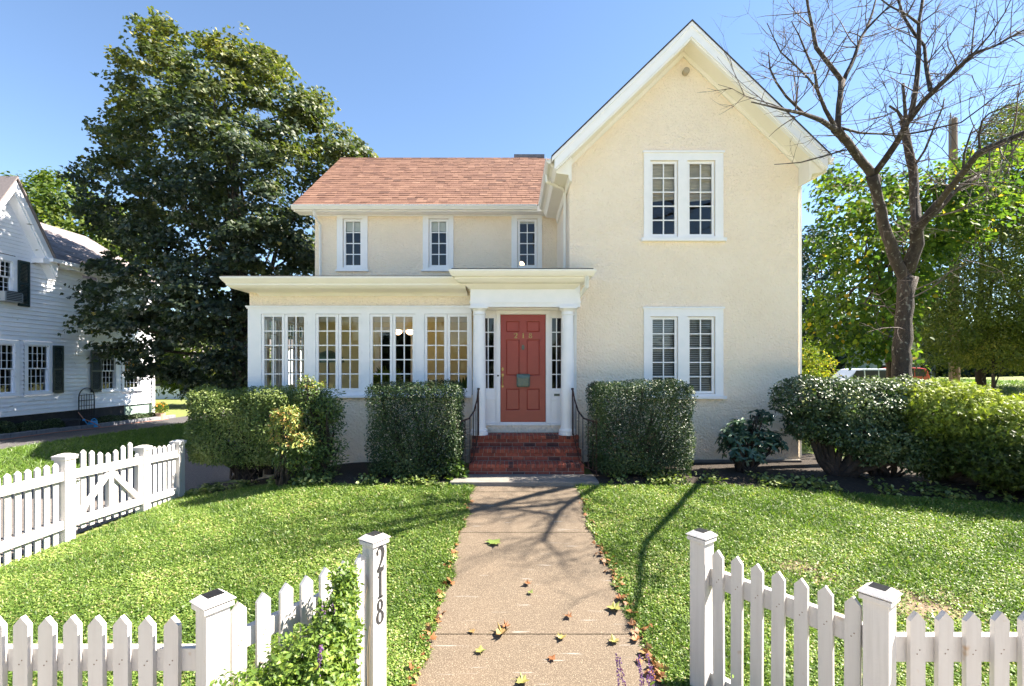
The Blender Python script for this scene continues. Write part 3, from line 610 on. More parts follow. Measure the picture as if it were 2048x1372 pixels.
# house number on door, serif strokes
def ribbon(mb,pts,ws,Pf,d0,d1):
    ws=[q*1.55 for q in ws]
    n=len(pts); L=[];Rr=[]
    for i,(x,y) in enumerate(pts):
        a=pts[max(i-1,0)]; b=pts[min(i+1,n-1)]; tx,ty=b[0]-a[0],b[1]-a[1]; l_=math.hypot(tx,ty) or 1; nx,ny=-ty/l_,tx/l_; w_=ws[i]/2
        L.append((x+nx*w_,y+ny*w_)); Rr.append((x-nx*w_,y-ny*w_))
    for i in range(n-1):
        q=[L[i],Rr[i],Rr[i+1],L[i+1]]
        mb.hexa([Pf(*p,d1) for p in q]+[Pf(*p,d0) for p in q])
def arc(cx,cy,rx,ry,a0,a1,n=12): return [(cx+rx*math.cos(R(a0+(a1-a0)*i/n)),cy+ry*math.sin(R(a0+(a1-a0)*i/n))) for i in range(n+1)]
def digit(mb,ch,Pf,d0,d1):
    """unit cell: width about .6, height 1, origin lower left; Pf(u,v,depth)"""
    if ch=='2':
        p=arc(.30,.72,.24,.24,170,-30,12)+[(.42,.42),(.26,.22),(.08,.07)]
        ws=[.12,.07,.05,.05,.06,.08,.10,.12,.14,.15,.16,.15,.14,.10,.07,.04]; ribbon(mb,p,ws[:len(p)]+[.04]*(len(p)-len(ws)),Pf,d0,d1)
        ribbon(mb,[(.05,.06),(.2,.075),(.4,.06),(.54,.075),(.58,.20)],[.05,.13,.13,.11,.03],Pf,d0,d1); ribbon(mb,arc(.10,.74,.035,.035,0,360,8),[.06]*9,Pf,d0,d1)
    elif ch=='1':
        ribbon(mb,[(.32,.0),(.32,1.0)],[.13,.12],Pf,d0,d1); ribbon(mb,[(.14,.82),(.24,.88),(.33,.98)],[.03,.06,.05],Pf,d0,d1); ribbon(mb,[(.12,.02),(.52,.02)],[.045,.045],Pf,d0+.0003,d1)
    else:
        ribbon(mb,arc(.30,.75,.17,.20,0,360,16),[.10,.08,.06,.05,.045,.06,.08,.10,.11,.10,.08,.06,.05,.06,.08,.09,.10],Pf,d0,d1)
        ribbon(mb,arc(.30,.27,.22,.235,0,360,16),[.13,.10,.07,.05,.045,.06,.09,.11,.12,.11,.08,.06,.05,.06,.08,.11,.13],Pf,d0+.0004,d1)
for ch,xc in (('2',432),('1',475),('8',517)):
    hgt=(503-474)/2.858*DD/F; u0=UX(xz(xc),DD)-.3*hgt*1.15; v0=UZ(zs(503),DD); mb=MB()
    digit(mb,ch,lambda u,v,d:(u0+u*hgt*1.15,DD+.03-d,v0+v*hgt),.006,0); mb.build('number',M['brass'],dr)
q=(UX(xz(475),DD),DD+.03,UZ(zs(557),DD)); mb=MB()
mb.prism([(q[0]+.03*math.cos(a),DD+.029,q[2]+.055*math.sin(a)) for a in np.linspace(0,2*math.pi,14)[:-1]],(0,-.012,0))
mb.tube([(q[0]+.02*math.sin(a),DD+.012,q[2]-.012+.035*math.cos(a)) for a in np.linspace(.3,2*math.pi-.3,14)],.006,6); mb.build('knocker',M['pewter'],dr)
mb=MB(); hx=UX(xz(358),DD)
for zz,r_ in ((UZ(zs(681),DD),.026),(UZ(zs(716),DD),.028)): mb.prism([(hx+r_*.8*math.cos(a),DD+.029,zz+r_*1.35*math.sin(a)) for a in np.linspace(0,2*math.pi,12)[:-1]],(0,-.01,0))
z1_=UZ(zs(716),DD); z2_=UZ(zs(778),DD)
mb.tube([(hx,DD+.02,z1_-.01),(hx,DD-.03,z1_-.03),(hx,DD-.035,(z1_+z2_)/2),(hx,DD-.025,z2_+.03),(hx,DD+.02,z2_)],[.007,.009,.010,.008,.007],8); mb.prism([(hx+.02*math.cos(a),DD+.029,z2_+.03*math.sin(a)) for a in np.linspace(0,2*math.pi,12)[:-1]],(0,-.01,0)); mb.build('handle',M['brass'],dr)
ax0,ax1=UX(xz(438),DD),UX(xz(513),DD); az0,az1=UZ(zs(783),DD),UZ(zs(714),DD); mb=MB(); n=10; y_=DD-.05
sec=lambda zz,t:[(ax0+(.01 if t in (0,3) else 0),DD+.029,zz),(ax0-.002,y_+.02,zz),(ax0+.03,y_,zz),(ax1-.03,y_,zz),(ax1+.002,y_+.02,zz),(ax1-(.01 if t in (0,3) else 0),DD+.029,zz)]
lv=[sec(az0+.0,0),sec(az0+.03,1),sec(az1-.07,1),sec(az1-.05,2)]
lv[0]=[(a+( .02 if a<(ax0+ax1)/2 else -.02),b+.01,c) for a,b,c in lv[0]]
for A,B in zip(lv[:-1],lv[1:]):
    for i in range(5): mb.quad(A[i],A[i+1],B[i+1],B[i])
mb.poly(lv[0][::-1]); mb.poly(lv[-1]); mb.build('mail_holder',M['pewter'],dr)
mb=MB(); xm=(ax0+ax1)/2; fl=[(ax0-.004,az1-.03),(ax0+.0,az1+.012),(ax1+.0,az1+.012),(ax1+.004,az1-.03),(ax1-.03,az1-.075),(xm+.02,az1-.065),(xm,az1-.09),(xm-.02,az1-.065),(ax0+.03,az1-.075)]
mb.prism([(x,y_-.008+(.03 if zz>az1 else 0),zz) for x,zz in fl],(0,.006,0)); mb.quad((ax0,y_+.02,az1+.012),(ax1,y_+.02,az1+.012),(ax1,DD+.029,az1+.02),(ax0,DD+.029,az1+.02)); mb.build('mail_flap',mat('green_patina',(.12,.17,.15),.5,metal=.3),dr)
mb=MB(); q=(UX(xz(668),DD),UZ(zs(828),DD)); mb.box(q[0]-.055,q[0]+.055,DD-.014,DD,q[1]-.022,q[1]+.022); mb.box(q[0]-.035,q[0]+.035,DD-.02,DD-.0145,q[1]-.008,q[1]+.008); mb.build('letter_slot',M['pewter'],H)
mb=MB(); q=(UX(xz(332),DD),UZ(zs(718),DD)); mb.prism([(q[0]+.018*math.cos(a),DD-.036,q[1]+.018*math.sin(a)) for a in np.linspace(0,2*math.pi,12)[:-1]],(0,-.01,0)); mb.build('doorbell',M['dark'],H)
# ---- brick steps: every brick modelled on a mortar core
ST=thing('brick_steps','red brick steps with pale mortar rising to the red front door','steps',(.25,8.2,0))
core=MB(); bk_=MB(); rs=random.Random(5); SX_0,SX_1=-.745,1.245
tops=(.20,.40,.60); fronts=(8.20,8.52,8.84); g_=.009
for (zt_,yf) in zip(tops,fronts):
    yb=9.36; z0_=zt_-.20; core.box(SX_0+.008,SX_1-.008,yf+.008,yb,z0_-.03,zt_-.006)
    # top course: rowlock bricks, ends facing out
    n=26; w_=(SX_1-SX_0)/n
    for i in range(n):
        bk_.cur=min(1,max(0,rs.gauss(.62,.2))) if rs.random()>.12 else .05
        dz_=rs.uniform(-.002,.002); bk_.box(SX_0+i*w_+g_/2,SX_0+(i+1)*w_-g_/2,yf+rs.uniform(-.004,.003)-.012,yf+.205,zt_-.062,zt_+dz_)
        if yf<8.8 or True:
            bk_.cur=min(1,max(0,rs.gauss(.6,.2))); bk_.box(SX_0+i*w_+g_/2,SX_0+(i+1)*w_-g_/2,yf+.215,yf+.41,zt_-.03,zt_-.002+dz_)
    for c in range(2):
        za=zt_-.2+c*.069; off=0 if c else -.11; x=SX_0+off
        while x<SX_1-.01:
            a,b=max(x+g_/2,SX_0),min(x+.215-g_/2,SX_1); x+=.215
            if b-a<.02: continue
            bk_.cur=min(1,max(0,rs.gauss(.55,.2))) if rs.random()>.15 else .06
            bk_.box(a,b,yf+rs.uniform(-.002,.004),yf+.1,za+g_/2,za+.069-g_/2+.001)
        for xs_ in (SX_0,SX_1):
            y=yf+.1
            while y<9.3:
                bk_.cur=min(1,max(0,rs.gauss(.55,.22))); bk_.box(xs_-.003 if xs_<0 else xs_-.06,xs_+.06 if xs_<0 else xs_+.003,y+g_/2,min(y+.2,9.3),za+g_/2,za+.069-g_/2); y+=.21
core.build('mortar',M['mortar'],ST); bk_.build('brick',M['brick'],ST,bevel=.003)
# ---- iron railings
def railing(sg,label):
    cx=.25; X=lambda o:cx+sg*o
    T=thing('handrail',label,'railing',(X(1.0),8.3,0),group='iron handrails of the steps')
    top=[(X(.865),8.80,1.46),(X(.87),8.76,1.475),(X(.88),8.6,1.30),(X(.92),8.40,1.10),(X(.99),8.2,.99),(X(1.10),8.05,.965),(X(1.17),7.98,.965)]
    mb=MB(); mb.tube(top,.014,8); mb.build('top_rail',M['iron'],T,smooth=True)
    mb=MB(); mb.tube([(X(.87),8.80,.62),(X(.87),8.80,1.47)],.013,6); mb.box(X(.87)-.022,X(.87)+.022,8.775,8.825,1.455,1.49); mb.build('post',M['iron'],T)
    mb=MB(); mb.tube([(X(1.17),7.98,.02),(X(1.17),7.98,1.0)],.014,6); mb.build('post',M['iron'],T)
    bot=[(X(.87),8.79,.66),(X(.89),8.55,.50),(X(.93),8.38,.30),(X(1.0),8.2,.15),(X(1.17),7.98,.13)]
    mb=MB(); mb.tube(bot,.010,6); mb.build('bottom_rail',M['iron'],T)
    def lerp(P,t):
        n=len(P)-1; i=min(int(t*n),n-1); f=t*n-i; return tuple(P[i][k]*(1-f)+P[i+1][k]*f for k in range(3))
    for t in (.16,.28,.40,.52,.64,.76,.88):
        a=lerp(top,t)
        # baluster hangs straight down to the lower rail
        bz=None
        for u in np.linspace(0,1,60):
            b=lerp(bot,u)
            if b[1]<=a[1]: bz=b[2]; break
        mb=MB(); mb.tube([(a[0],a[1],bz or .13),(a[0],a[1],a[2])],.0075,5); mb.build('baluster',M['iron'],T)
railing(-1,'rusty iron handrail left of the brick steps beside the left porch column')
railing(1,'rusty iron handrail right of the brick steps beside the right porch column')
# ---- downspouts
def spout(pts,label=None,r=.035):
    mb=MB(); mb.tube(pts,r,4); o=mb.build('downspout',M['copper'],H); return o
spout([U(627,421,DE-.04),U(629,430,DE),U(640,450,DW-.06),(UX(641,DW-.06),DW-.06,3.55)])
xx=UX(1132,DG+.25); spout([(RX0-.05,DR+.55,5.68),(RX0-.05,DR+.55,5.55),(RX0+.28,DR+.75,5.50),(GX0-.05,DR+.85,5.44),(GX0-.05,DR+.85,3.75)])
spout([(PRR-.16,8.62,zr-.10),(PRR-.16,8.66,zr-.30),(PRR-.28,DG-.06,zr-.48),(PRR-.30,DG-.06,zr-.55),(PRR-.31,DG-.06,.1)],r=.04)
spout([(RX1+.03,DR+.2,5.72),(RX1+.03,DR+.2,5.62),(GX1+.12,DR+.5,5.50),(GX1+.06,DG+.06,5.45),(GX1+.06,DG+.06,.1)])
# ================================================================ FENCES
M['nail']=mat('rusty_nail_head',(.16,.10,.07),.8)
def picket_mesh(name,w_,t_,z0,z1,pt,nails=(),m0=None):
    mb=MB(); mb.prism([(-w_/2,-t_/2,z0),(w_/2,-t_/2,z0),(w_/2,-t_/2,z1-pt),(0,-t_/2,z1),(-w_/2,-t_/2,z1-pt)],(0,t_,0)); nb=len(mb.f)
    for zn in nails:
        for dx in (-.006,.010): r=.0045; zz=zn+dx*1.5; mb.poly([(dx+r*math.cos(a),-t_/2-.0012,zz+r*math.sin(a)) for a in np.linspace(0,2*math.pi,7)[:-1]])
    me=mb.mesh(name)
    if nails:
        me.materials.append(m0); me.materials.append(M['nail'])
        for p in me.polygons[nb:]: p.material_index=1
    return me
def add_part(name,me,m,parent,loc=(0,0,0),rz=0):
    o=bpy.data.objects.new(name,me); COL.objects.link(o); o.parent=parent; o.location=loc; o.rotation_euler=(0,0,rz)
    if not len(me.materials): me.materials.append(m)
    return o
def solar_post(root,loc,rz,ztop,zbot,w_=.131,m=None,kind='solar'):
    m=m or M['fence2']; mb=MB(); h=w_/2; mb.box(-h,h,-h,h,zbot,ztop-.075)
    p=mb.build('post',m,root,local=True,bevel=.003); p.location=loc; p.rotation_euler=(0,0,rz)
    mb=MB(); c=h+.016; mb.box(-c,c,-c,c,ztop-.075,ztop-.045)
    if kind=='solar':
        mb.box(-h,h,-h,h,ztop-.045,ztop-.036); e=h+.024; k=.050
        mb.box(-e,e,-e,e,ztop-.036,ztop-.030); mb.hexa([(-e+.002,-e+.002,ztop-.030),(e-.002,-e+.002,ztop-.030),(e-.002,e-.002,ztop-.030),(-e+.002,e-.002,ztop-.030),(-k,-k,ztop),(k,-k,ztop),(k,k,ztop),(-k,k,ztop)])
        cp=mb.build('cap',m,p,local=True,bevel=.002)
        mb=MB(); mb.box(-k*.9,k*.9,-k*.9,k*.9,ztop-.002,ztop+.003); mb.build('solar_panel',M['solar'],p,local=True)
    else:
        e=h+.02; mb.box(-e,e,-e,e,ztop-.045,ztop-.025); mb.hexa([(-e,-e,ztop-.025),(e,-e,ztop-.025),(e,e,ztop-.025),(-e,e,ztop-.025),(-h*.5,-h*.5,ztop),(h*.5,-h*.5,ztop),(h*.5,h*.5,ztop),(-h*.5,h*.5,ztop)])
        mb.build('cap',m,p,local=True,bevel=.003)
    return p
def fence(label,A,B,n,ztop,zbot,pw,pt,point,rails,side,spacing=None,first=None,group='white picket fence sections by the pavement',railt=.05,jit=.004,m=None):
    """section from A to B; local x runs along it, local -y is the picket side"""
    ax,ay=A; L=math.hypot(B[0]-ax,B[1]-ay); ang=math.atan2(B[1]-ay,B[0]-ax); m=m or M['fence']
    t=thing('picket_fence',label,'fence',(ax,ay,0),ang,group); rs=random.Random(hash(label)%99)
    for (a,b) in rails:
        mb=MB(); y0,y1=(pt/2+.0005,pt/2+railt) if side<0 else (-pt/2-railt,-pt/2-.0005)
        mb.box(.03,L-.03,y0,y1,a,b); mb.build('rail',m,t,local=True,bevel=.003)
    me=picket_mesh('picket',pw,pt,zbot,ztop,point,nails=(sum(rails[0])/2,),m0=m)
    for i in range(n):
        x=(first if first is not None else L/(n+1))+i*(spacing or L/(n+1))
        o=add_part('picket',me,m,t,(x,rs.uniform(-.002,.002) if side>=0 else -rs.uniform(0,.003),rs.uniform(-jit,jit))); o.rotation_euler=(0,rs.uniform(-.008,.008),0)
    return t
LP1,LP2=(-1.75,2.78),(-1.09,3.76); RP2,RP1=(1.53,3.83),(2.22,2.87)
z_r=((.07,.205),(-.70,-.58))
f1=fence('straight white picket fence along the pavement in the lower left corner',(-3.35,2.80),(-1.75,2.80),9,.405,-.86,.086,.030,.05,z_r,-1,spacing=.147,first=.467-.147*2)
f2=fence('angled white picket fence in the left foreground ending at the numbered post',LP1,LP2,7,.44,-.86,.086,.026,.05,((.13,.25),(-.68,-.56)),-1,spacing=.150,first=.145)
al=math.atan2(LP2[1]-LP1[1],LP2[0]-LP1[0])
solar_post(f2,(0,0,0),0,.545,-.86)
p218=solar_post(f2,(1.182,0,0),0,.555,-.86)
f3=fence('angled white picket fence in the right foreground, between two solar capped posts',RP2,RP1,7,.44,-.86,.086,.026,.05,((.13,.27),(-.68,-.56)),-1,spacing=.150,first=.145)
solar_post(f3,(0,0,0),0,.555,-.86); solar_post(f3,(1.182,0,0),0,.545,-.86)
f4=fence('straight white picket fence along the pavement at the lower right corner',(2.22,2.855),(3.95,2.855),10,.405,-.86,.090,.030,.052,((.09,.245),(-.70,-.58)),-1,spacing=.168,first=.205)
# house number running down the post
hw=.131/2
for i,ch in enumerate('218'):
    mb=MB(); hgt=.196
    v0=UZ(1143,3.72)-i*.205
    digit(mb,ch,lambda u,v,d:(-.036+u*.122,-hw-.0005-d,v0+v*hgt),0,.004); mb.build('number',M['digit'],p218,local=True)
# side fence on the driveway edge
FX=-5.83; K=1.1; S_=K/1.236
def zk(z): return CZ+K*(z-CZ)
def zoff(y): return -.045*max(0,y-6.95*S_)
def side_section(label,y0,y1,n):
    t=thing('picket_fence',label,'fence',(FX,y0,0),R(90),'white picket fence sections beside the drive'); L=y1-y0; a,b=zoff(y0),zoff(y1)
    for (r0,r1) in ((zk(.54),zk(.645)),(zk(-.03),zk(.07))):
        mb=MB(); mb.hexa([(0,-.055,r0+a),(L,-.055,r0+b),(L,-.0135,r0+b),(0,-.0135,r0+a),(0,-.055,r1+a),(L,-.055,r1+b),(L,-.0135,r1+b),(0,-.0135,r1+a)]); mb.build('rail',M['fence'],t,local=True,bevel=.003)
    me=picket_mesh('picket',.069,.022,-.55,zk(.76),.035)
    for i in range(n):
        x=L*(i+.5)/n; add_part('picket',me,M['fence'],t,(x,0,zoff(y0+x)+random.uniform(-.005,.005)))
    return t
s1=side_section('white picket fence beside the drive, left of the garden gate',4.4*S_,6.88*S_,19)
solar_post(s1,((6.96-4.4)*S_,.0,0),0,zk(.85),-.8,.15,M['fence'],'plain')
s2=side_section('short white picket fence between the gate and the clipped hedge',8.52*S_,9.25*S_,6)
solar_post(s2,(-.08,0,0),0,zk(.80)-.05,-.8,.14,M['fence'],'plain'); solar_post(s2,(.71,0,0),0,zk(.77)-.05,-.8,.145,M['fence'],'plain')
G=thing('garden_gate','white picket gate with dipped top and crossed braces in the side fence','gate',(FX,7.05*S_,0),R(90)); L=(8.35-7.05)*S_
t0,t1,b0,b1=zk(.54),zk(.645),zk(-.03),zk(.07)
for r0,r1 in ((t0,t1),(b0,b1)):
    mb=MB(); mb.hexa([(0,-.055,r0),(L,-.055,r0-.045),(L,-.0135,r0-.045),(0,-.0135,r0),(0,-.055,r1),(L,-.055,r1-.045),(L,-.0135,r1-.045),(0,-.0135,r1)]); mb.build('rail',M['fence'],G,local=True,bevel=.003)
for xs_ in (.0,L/2-.04,L-.08):
    o_=-.045*xs_/L; mb=MB(); mb.box(xs_,xs_+.08,-.053,-.0135,b1-.004+o_,t0-.03+.004+o_*0); mb.build('stile',M['fence'],G,local=True)
for sg in (0,1):
    mb=MB(); xa,xb=(L/2,.06) if sg==0 else (L/2,L-.06); w_=.055; ob=-.045*xb/L
    mb.hexa([(xb-w_,-.05,b1+ob),(xb+w_,-.05,b1+ob),(xb+w_,-.0135,b1+ob),(xb-w_,-.0135,b1+ob),(xa-w_,-.05,t0-.03),(xa+w_,-.05,t0-.03),(xa+w_,-.0135,t0-.03),(xa-w_,-.0135,t0-.03)]); mb.build('brace',M['fence'],G,local=True)
tops_=[.66,.86,.835,.80,.775,.80,.84,.87,.70]
for i,tz in enumerate(tops_):
    me=picket_mesh('picket',.071,.022,zk(-.1),zk(tz),.035); add_part('picket',me,M['fence'],G,(.05+i*(L-.1)/8,0,-.045*i/8))
mb=MB(); mb.box(-.03,.07,-.068,-.055,t0-.05,t0-.033); mb.tube([(-.02,-.065,t0-.04),(-.02,-.065,t0-.12)],.007,6); mb.tube([(.01,-.085,t0-.02),(.01,-.055,t0-.05),(.01,-.08,t0-.09)],.007,6); mb.build('latch',M['pewter'],G,local=True)

# ================================================================ PLANTS
def inpoly(px,py,poly):
    c=np.zeros(len(px),bool); n=len(poly)
    for i in range(n):
        x1,y1=poly[i]; x2,y2=poly[(i+1)%n]
        if y1==y2: continue
        k=((y1>py)!=(y2>py))&(px<(x2-x1)*(py-y1)/(y2-y1)+x1); c^=k
    return c
def edged(px,py,poly):
    d=np.full(len(px),1e9); n=len(poly)
    for i in range(n):
        a=np.array(poly[i],float); b=np.array(poly[(i+1)%n],float); ab=b-a; t=np.clip(((px-a[0])*ab[0]+(py-a[1])*ab[1])/max(ab@ab,1e-9),0,1)
        d=np.minimum(d,np.hypot(px-a[0]-t*ab[0],py-a[1]-t*ab[1]))
    return d
def crown_pts(poly,Dc,half,ncl,full,rng,keep=None,shell=.45):
    P_=np.array(poly,float); lo,hi=P_.min(0),P_.max(0); C=[]
    while len(C)<ncl:
        q=rng.random((ncl*3,2))*(hi-lo)+lo; q=q[inpoly(q[:,0],q[:,1],poly)]; d=edged(q[:,0],q[:,1],poly)
        T=half*np.minimum(1,d/full)**.55; s=np.sign(rng.random(len(q))-.42)*rng.random(len(q))**shell; D=Dc-s*T
        X=(q[:,0]-CX)/F*Dc; Z=CZ+(HY-q[:,1])/F*Dc     # real widths at the tree's own distance
        pts=np.stack([X*(D/Dc)**.5,D,CZ+(Z-CZ)*(D/Dc)**.5],1)
        pts=np.stack([(q[:,0]-CX)/F*D,D,CZ+(HY-q[:,1])/F*D],1)
        if keep is not None: pts=pts[keep(pts)]
        C+=list(pts)
    return np.array(C[:ncl])
def clump_leaves(C,per,r,flat,rng,droop=.3,up=.7,rand=.55,center=None,sc=None):
    n=len(C); rr=r*(rng.random(n)*.7+.6); 
    if sc is not None: rr=rr*sc
    o=rsph(n*per,rng)*(rng.random((n*per,1))**.40); R3=np.repeat(rr,per)[:,None]
    o=o*R3*np.array([1,1,flat]); tilt=np.repeat(rng.normal(size=(n,2))*.25,per,axis=0); o[:,2]+=o[:,0]*tilt[:,0]+o[:,1]*tilt[:,1]
    o[:,2]-=droop*(o[:,0]**2+o[:,1]**2)/R3[:,0]
    P_=np.repeat(C,per,axis=0)+o
    out=norm(o*np.array([1,1,.4])); 
    if center is not None: out=out*.6+norm((P_-np.array(center))*np.array([1,1,.5]))*.6
    N=np.array([0,0,up])+out*.55+rng.normal(size=o.shape)*rand
    dirs=out+np.array([0,0,-.5])+rng.normal(size=o.shape)*.5
    cid=np.repeat(np.arange(n),per)
    return P_,N,dirs,cid
def trunk_obj(name,paths,m,parent):
    mb=MB()
    for pts,rad,seg in paths: mb.tube(pts,rad,seg)
    return mb.build(name,m,parent,smooth=True)
def wig(a,b,n,amp,rs,r0,r1):
    a,b=Vector(a),Vector(b); P_=[]
    for i in range(n+1):
        t=i/n; p=a.lerp(b,t)
        if 0<i<n: p+=Vector((rs.gauss(0,amp),rs.gauss(0,amp),rs.gauss(0,amp)))
        P_.append(tuple(p))
    return P_,[r0+(r1-r0)*i/n for i in range(n+1)]
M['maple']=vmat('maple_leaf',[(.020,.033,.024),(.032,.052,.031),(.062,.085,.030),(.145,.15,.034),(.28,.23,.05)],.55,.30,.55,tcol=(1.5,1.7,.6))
M['maple2']=vmat('olive_leaf',[(.035,.06,.014),(.06,.10,.018),(.10,.14,.022),(.19,.19,.03)],.5,.35,.4,tcol=(1.5,1.7,.6))
M['lime']=vmat('lime_leaf',[(.026,.06,.020),(.045,.10,.02),(.085,.15,.022),(.16,.22,.03),(.34,.27,.04)],.6,.55,.2,tcol=(1.45,1.4,.6))
M['dark_tree']=vmat('dark_leaf',[(.012,.035,.025),(.022,.05,.032),(.05,.085,.03)],.5,.25,.4,tcol=(1.3,1.6,.6))
M['hemlock']=vmat('fine_leaf',[(.05,.08,.018),(.085,.12,.022),(.13,.165,.03),(.20,.20,.04)],.55,.35,.35,tcol=(1.5,1.6,.5))
M['hedge']=vmat('hedge_leaf',[(.055,.09,.026),(.10,.15,.04),(.17,.22,.06),(.30,.33,.13)],.50,.22,.4,tcol=(1.5,1.7,.6))
M['boxhedge']=vmat('glossy_hedge_leaf',[(.012,.026,.010),(.022,.045,.015),(.045,.08,.025),(.14,.16,.07)],.42,.15,.35,tcol=(1.5,1.7,.6))
M['laurel']=vmat('laurel_leaf',[(.018,.038,.018),(.036,.068,.03),(.075,.115,.05),(.22,.26,.14)],.42,.15,.5,tcol=(1.5,1.7,.6))
M['rhodo']=vmat('rhododendron_leaf',[(.02,.055,.042),(.032,.08,.058),(.055,.115,.07),(.12,.17,.08)],.38,.12,.55,tcol=(1.4,1.6,.6))
M['azalea']=vmat('azalea_leaf',[(.05,.09,.026,0),(.10,.16,.04,.35),(.20,.26,.06,.6),(.52,.48,.13,.82),(.58,.32,.13,1)],.42,.25,.5,tcol=(1.5,1.6,.6))
M['yew']=vmat('feathery_leaf',[(.025,.045,.014,0),(.085,.13,.026,.35),(.24,.30,.05,.7),(.44,.48,.10,1)],.5,.30,.35,tcol=(1.5,1.6,.5))
M['sage']=vmat('sage_leaf',[(.07,.13,.025,0),(.14,.22,.035,.4),(.26,.34,.06,.8),(.38,.36,.10,1)],.5,.35,.4,tcol=(1.4,1.5,.6))
M['purple']=vmat('purple_flower',[(.10,.04,.16),(.20,.09,.30),(.16,.05,.12)],.6,.2)
M['dry']=vmat('dry_stem',[(.28,.20,.12),(.36,.27,.17),(.20,.12,.08)],.8,0)
M['grass']=vmat('grass_blade',[(.055,.10,.022,0),(.12,.20,.036,.35),(.21,.30,.06,.65),(.36,.42,.13,.88),(.46,.38,.2,1)],.45,.35,.4,tcol=(1.3,1.5,.5),noise=(1.1,(.78,.84,.75)))
M['litter']=vmat('fallen_leaf',[(.17,.065,.025,0),(.27,.115,.04,.3),(.17,.085,.04,.5),(.27,.20,.06,.75),(.13,.19,.04,1)],.6,.1)
rs=random.Random(21)
# ---- big maple
mp=[(290,5),(325,20),(352,60),(385,60),(430,78),(470,60),(510,92),(560,112),(575,150),(640,185),(640,212),(622,238),(680,252),(738,305),(700,330),(660,360),(640,430),(640,560),(520,600),(520,770),(440,792),(380,778),(330,742),(280,764),(250,700),(185,708),(148,640),(165,560),(200,520),(240,480),(172,432),(155,340),(208,310),(190,268),(238,240),(236,190),(245,150),(240,95),(298,92),(290,50)]
mrng=np.random.default_rng(4)
def mkeep(p):
    x,y,z=p.T; bad=(x>-5.9)&(y>11)&(y<18.6)&(z<5.9); bad|=(x>-5.2)&(y>11)&(y<18.6)&(z<8.6); bad|=(x<-14.7)&(y<20.4)&(z<6.5); bad|=(x>-6)&(y<12.2)&(y>8)
    return ~bad
C=crown_pts(mp,16.8,3.0,620,150,mrng,mkeep)
edge_px=np.array(mp,float); E_=[]
for i in range(len(mp)-1):     # sprays that reach the outline
    a=edge_px[i]; b=edge_px[i+1]; k=max(1,int(np.hypot(*(b-a))/22))
    for j in range(k):
        q=a+(b-a)*(j+.5)/k; c_=np.array([400,400]); q=q+(c_-q)/np.hypot(*(c_-q))*mrng.uniform(6,20); D=16.6+mrng.normal()*.8; E_.append(((q[0]-CX)/F*D,D,CZ+(HY-q[1])/F*D))
E_=np.array(E_); E_=E_[mkeep(E_)]
T_=thing('maple_tree','large dark green maple with yellowing top leaves standing left of the house','tree',(-9.6,17.0,gzf(-9.6,17)))
P_,N_,d_,cid=clump_leaves(C,120,.66,.27,mrng,droop=.35,center=(-9.6,17,6)); 
P2_,N2_,d2_,c2=clump_leaves(E_,30,.30,.5,mrng,droop=.3,center=(-9.6,17,6))
tone=mrng.random(len(C))*.30+.10; P_=np.concatenate([P_,P2_]); N_=np.concatenate([N_,N2_]); d_=np.concatenate([d_,d2_]); tn=np.concatenate([tone[cid],mrng.random(len(E_))[c2]*.3+.1])
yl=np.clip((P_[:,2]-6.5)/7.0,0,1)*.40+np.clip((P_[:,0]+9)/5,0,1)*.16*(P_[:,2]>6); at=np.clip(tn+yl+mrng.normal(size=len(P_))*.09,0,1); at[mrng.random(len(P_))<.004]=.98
k_=mkeep(P_); 
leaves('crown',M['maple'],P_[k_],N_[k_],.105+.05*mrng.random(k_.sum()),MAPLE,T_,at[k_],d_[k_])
pth=[]; base=Vector((-9.6,17.0,-.4)); top=Vector((-9.9,17,9.5)); pp,rr=wig(base,top,7,.08,rs,.42,.10); pth.append((pp,rr,12))
for k in range(30):
    t=rs.uniform(.18,.85); o=Vector(pp[min(int(t*7),6)]).lerp(Vector(pp[min(int(t*7)+1,7)]),t*7%1); c=Vector(C[rs.randrange(len(C))])
    if (c-o).length<7: a,b=wig(o,c,5,.12,rs,.11*(1.1-t),.015); pth.append((a,b,6))
trunk_obj('trunk',pth,M['bark'],T_)
def simple_tree(name,label,poly,Dc,half,ncl,per,r,leaf,T,m,seed,base,full=80,flat=.5,at0=.2,atr=.6,group=None,keep=None,trunk_r=.2,topz=None,droop=.3,up=.7,limbs=14,bm=None,att_fn=None):
    rng=np.random.default_rng(seed); r_=random.Random(seed); t=thing(name,label,'tree',(base[0],base[1],gzf(*base)),0,group)
    C=crown_pts(poly,Dc,half,ncl,full,rng,keep); cen=C.mean(0)
    P_,N_,d_,cid=clump_leaves(C,per,r,flat,rng,droop=droop,center=cen,up=up); tone=rng.random(len(C))*atr+at0
    at=np.clip(tone[cid]+rng.normal(size=len(P_))*.12,0,1)
    if att_fn is not None: at=att_fn(P_,at,rng)
    if keep is not None: k=keep(P_); P_,N_,d_,at=P_[k],N_[k],d_[k],at[k]
    leaves('crown',m,P_,N_,leaf*(.75+.5*rng.random(len(P_))),T,t,at,d_)
    zt_=topz or cen[2]+1; pp,rr=wig((base[0],base[1],gzf(*base)-.2),(cen[0]*.5+base[0]*.5,base[1],zt_),5,.06,r_,trunk_r,trunk_r*.3); pth=[(pp,rr,10)]
    for k in range(limbs):
        i=r_.randint(1,4); o=Vector(pp[i]).lerp(Vector(pp[i+1]),r_.random()); c=Vector(C[r_.randrange(len(C))]); a,b=wig(o,c,4,.1,r_,trunk_r*.35,trunk_r*.06); pth.append((a,b,5))
    trunk_obj('trunk',pth,bm or M['darkbark'],t); return t
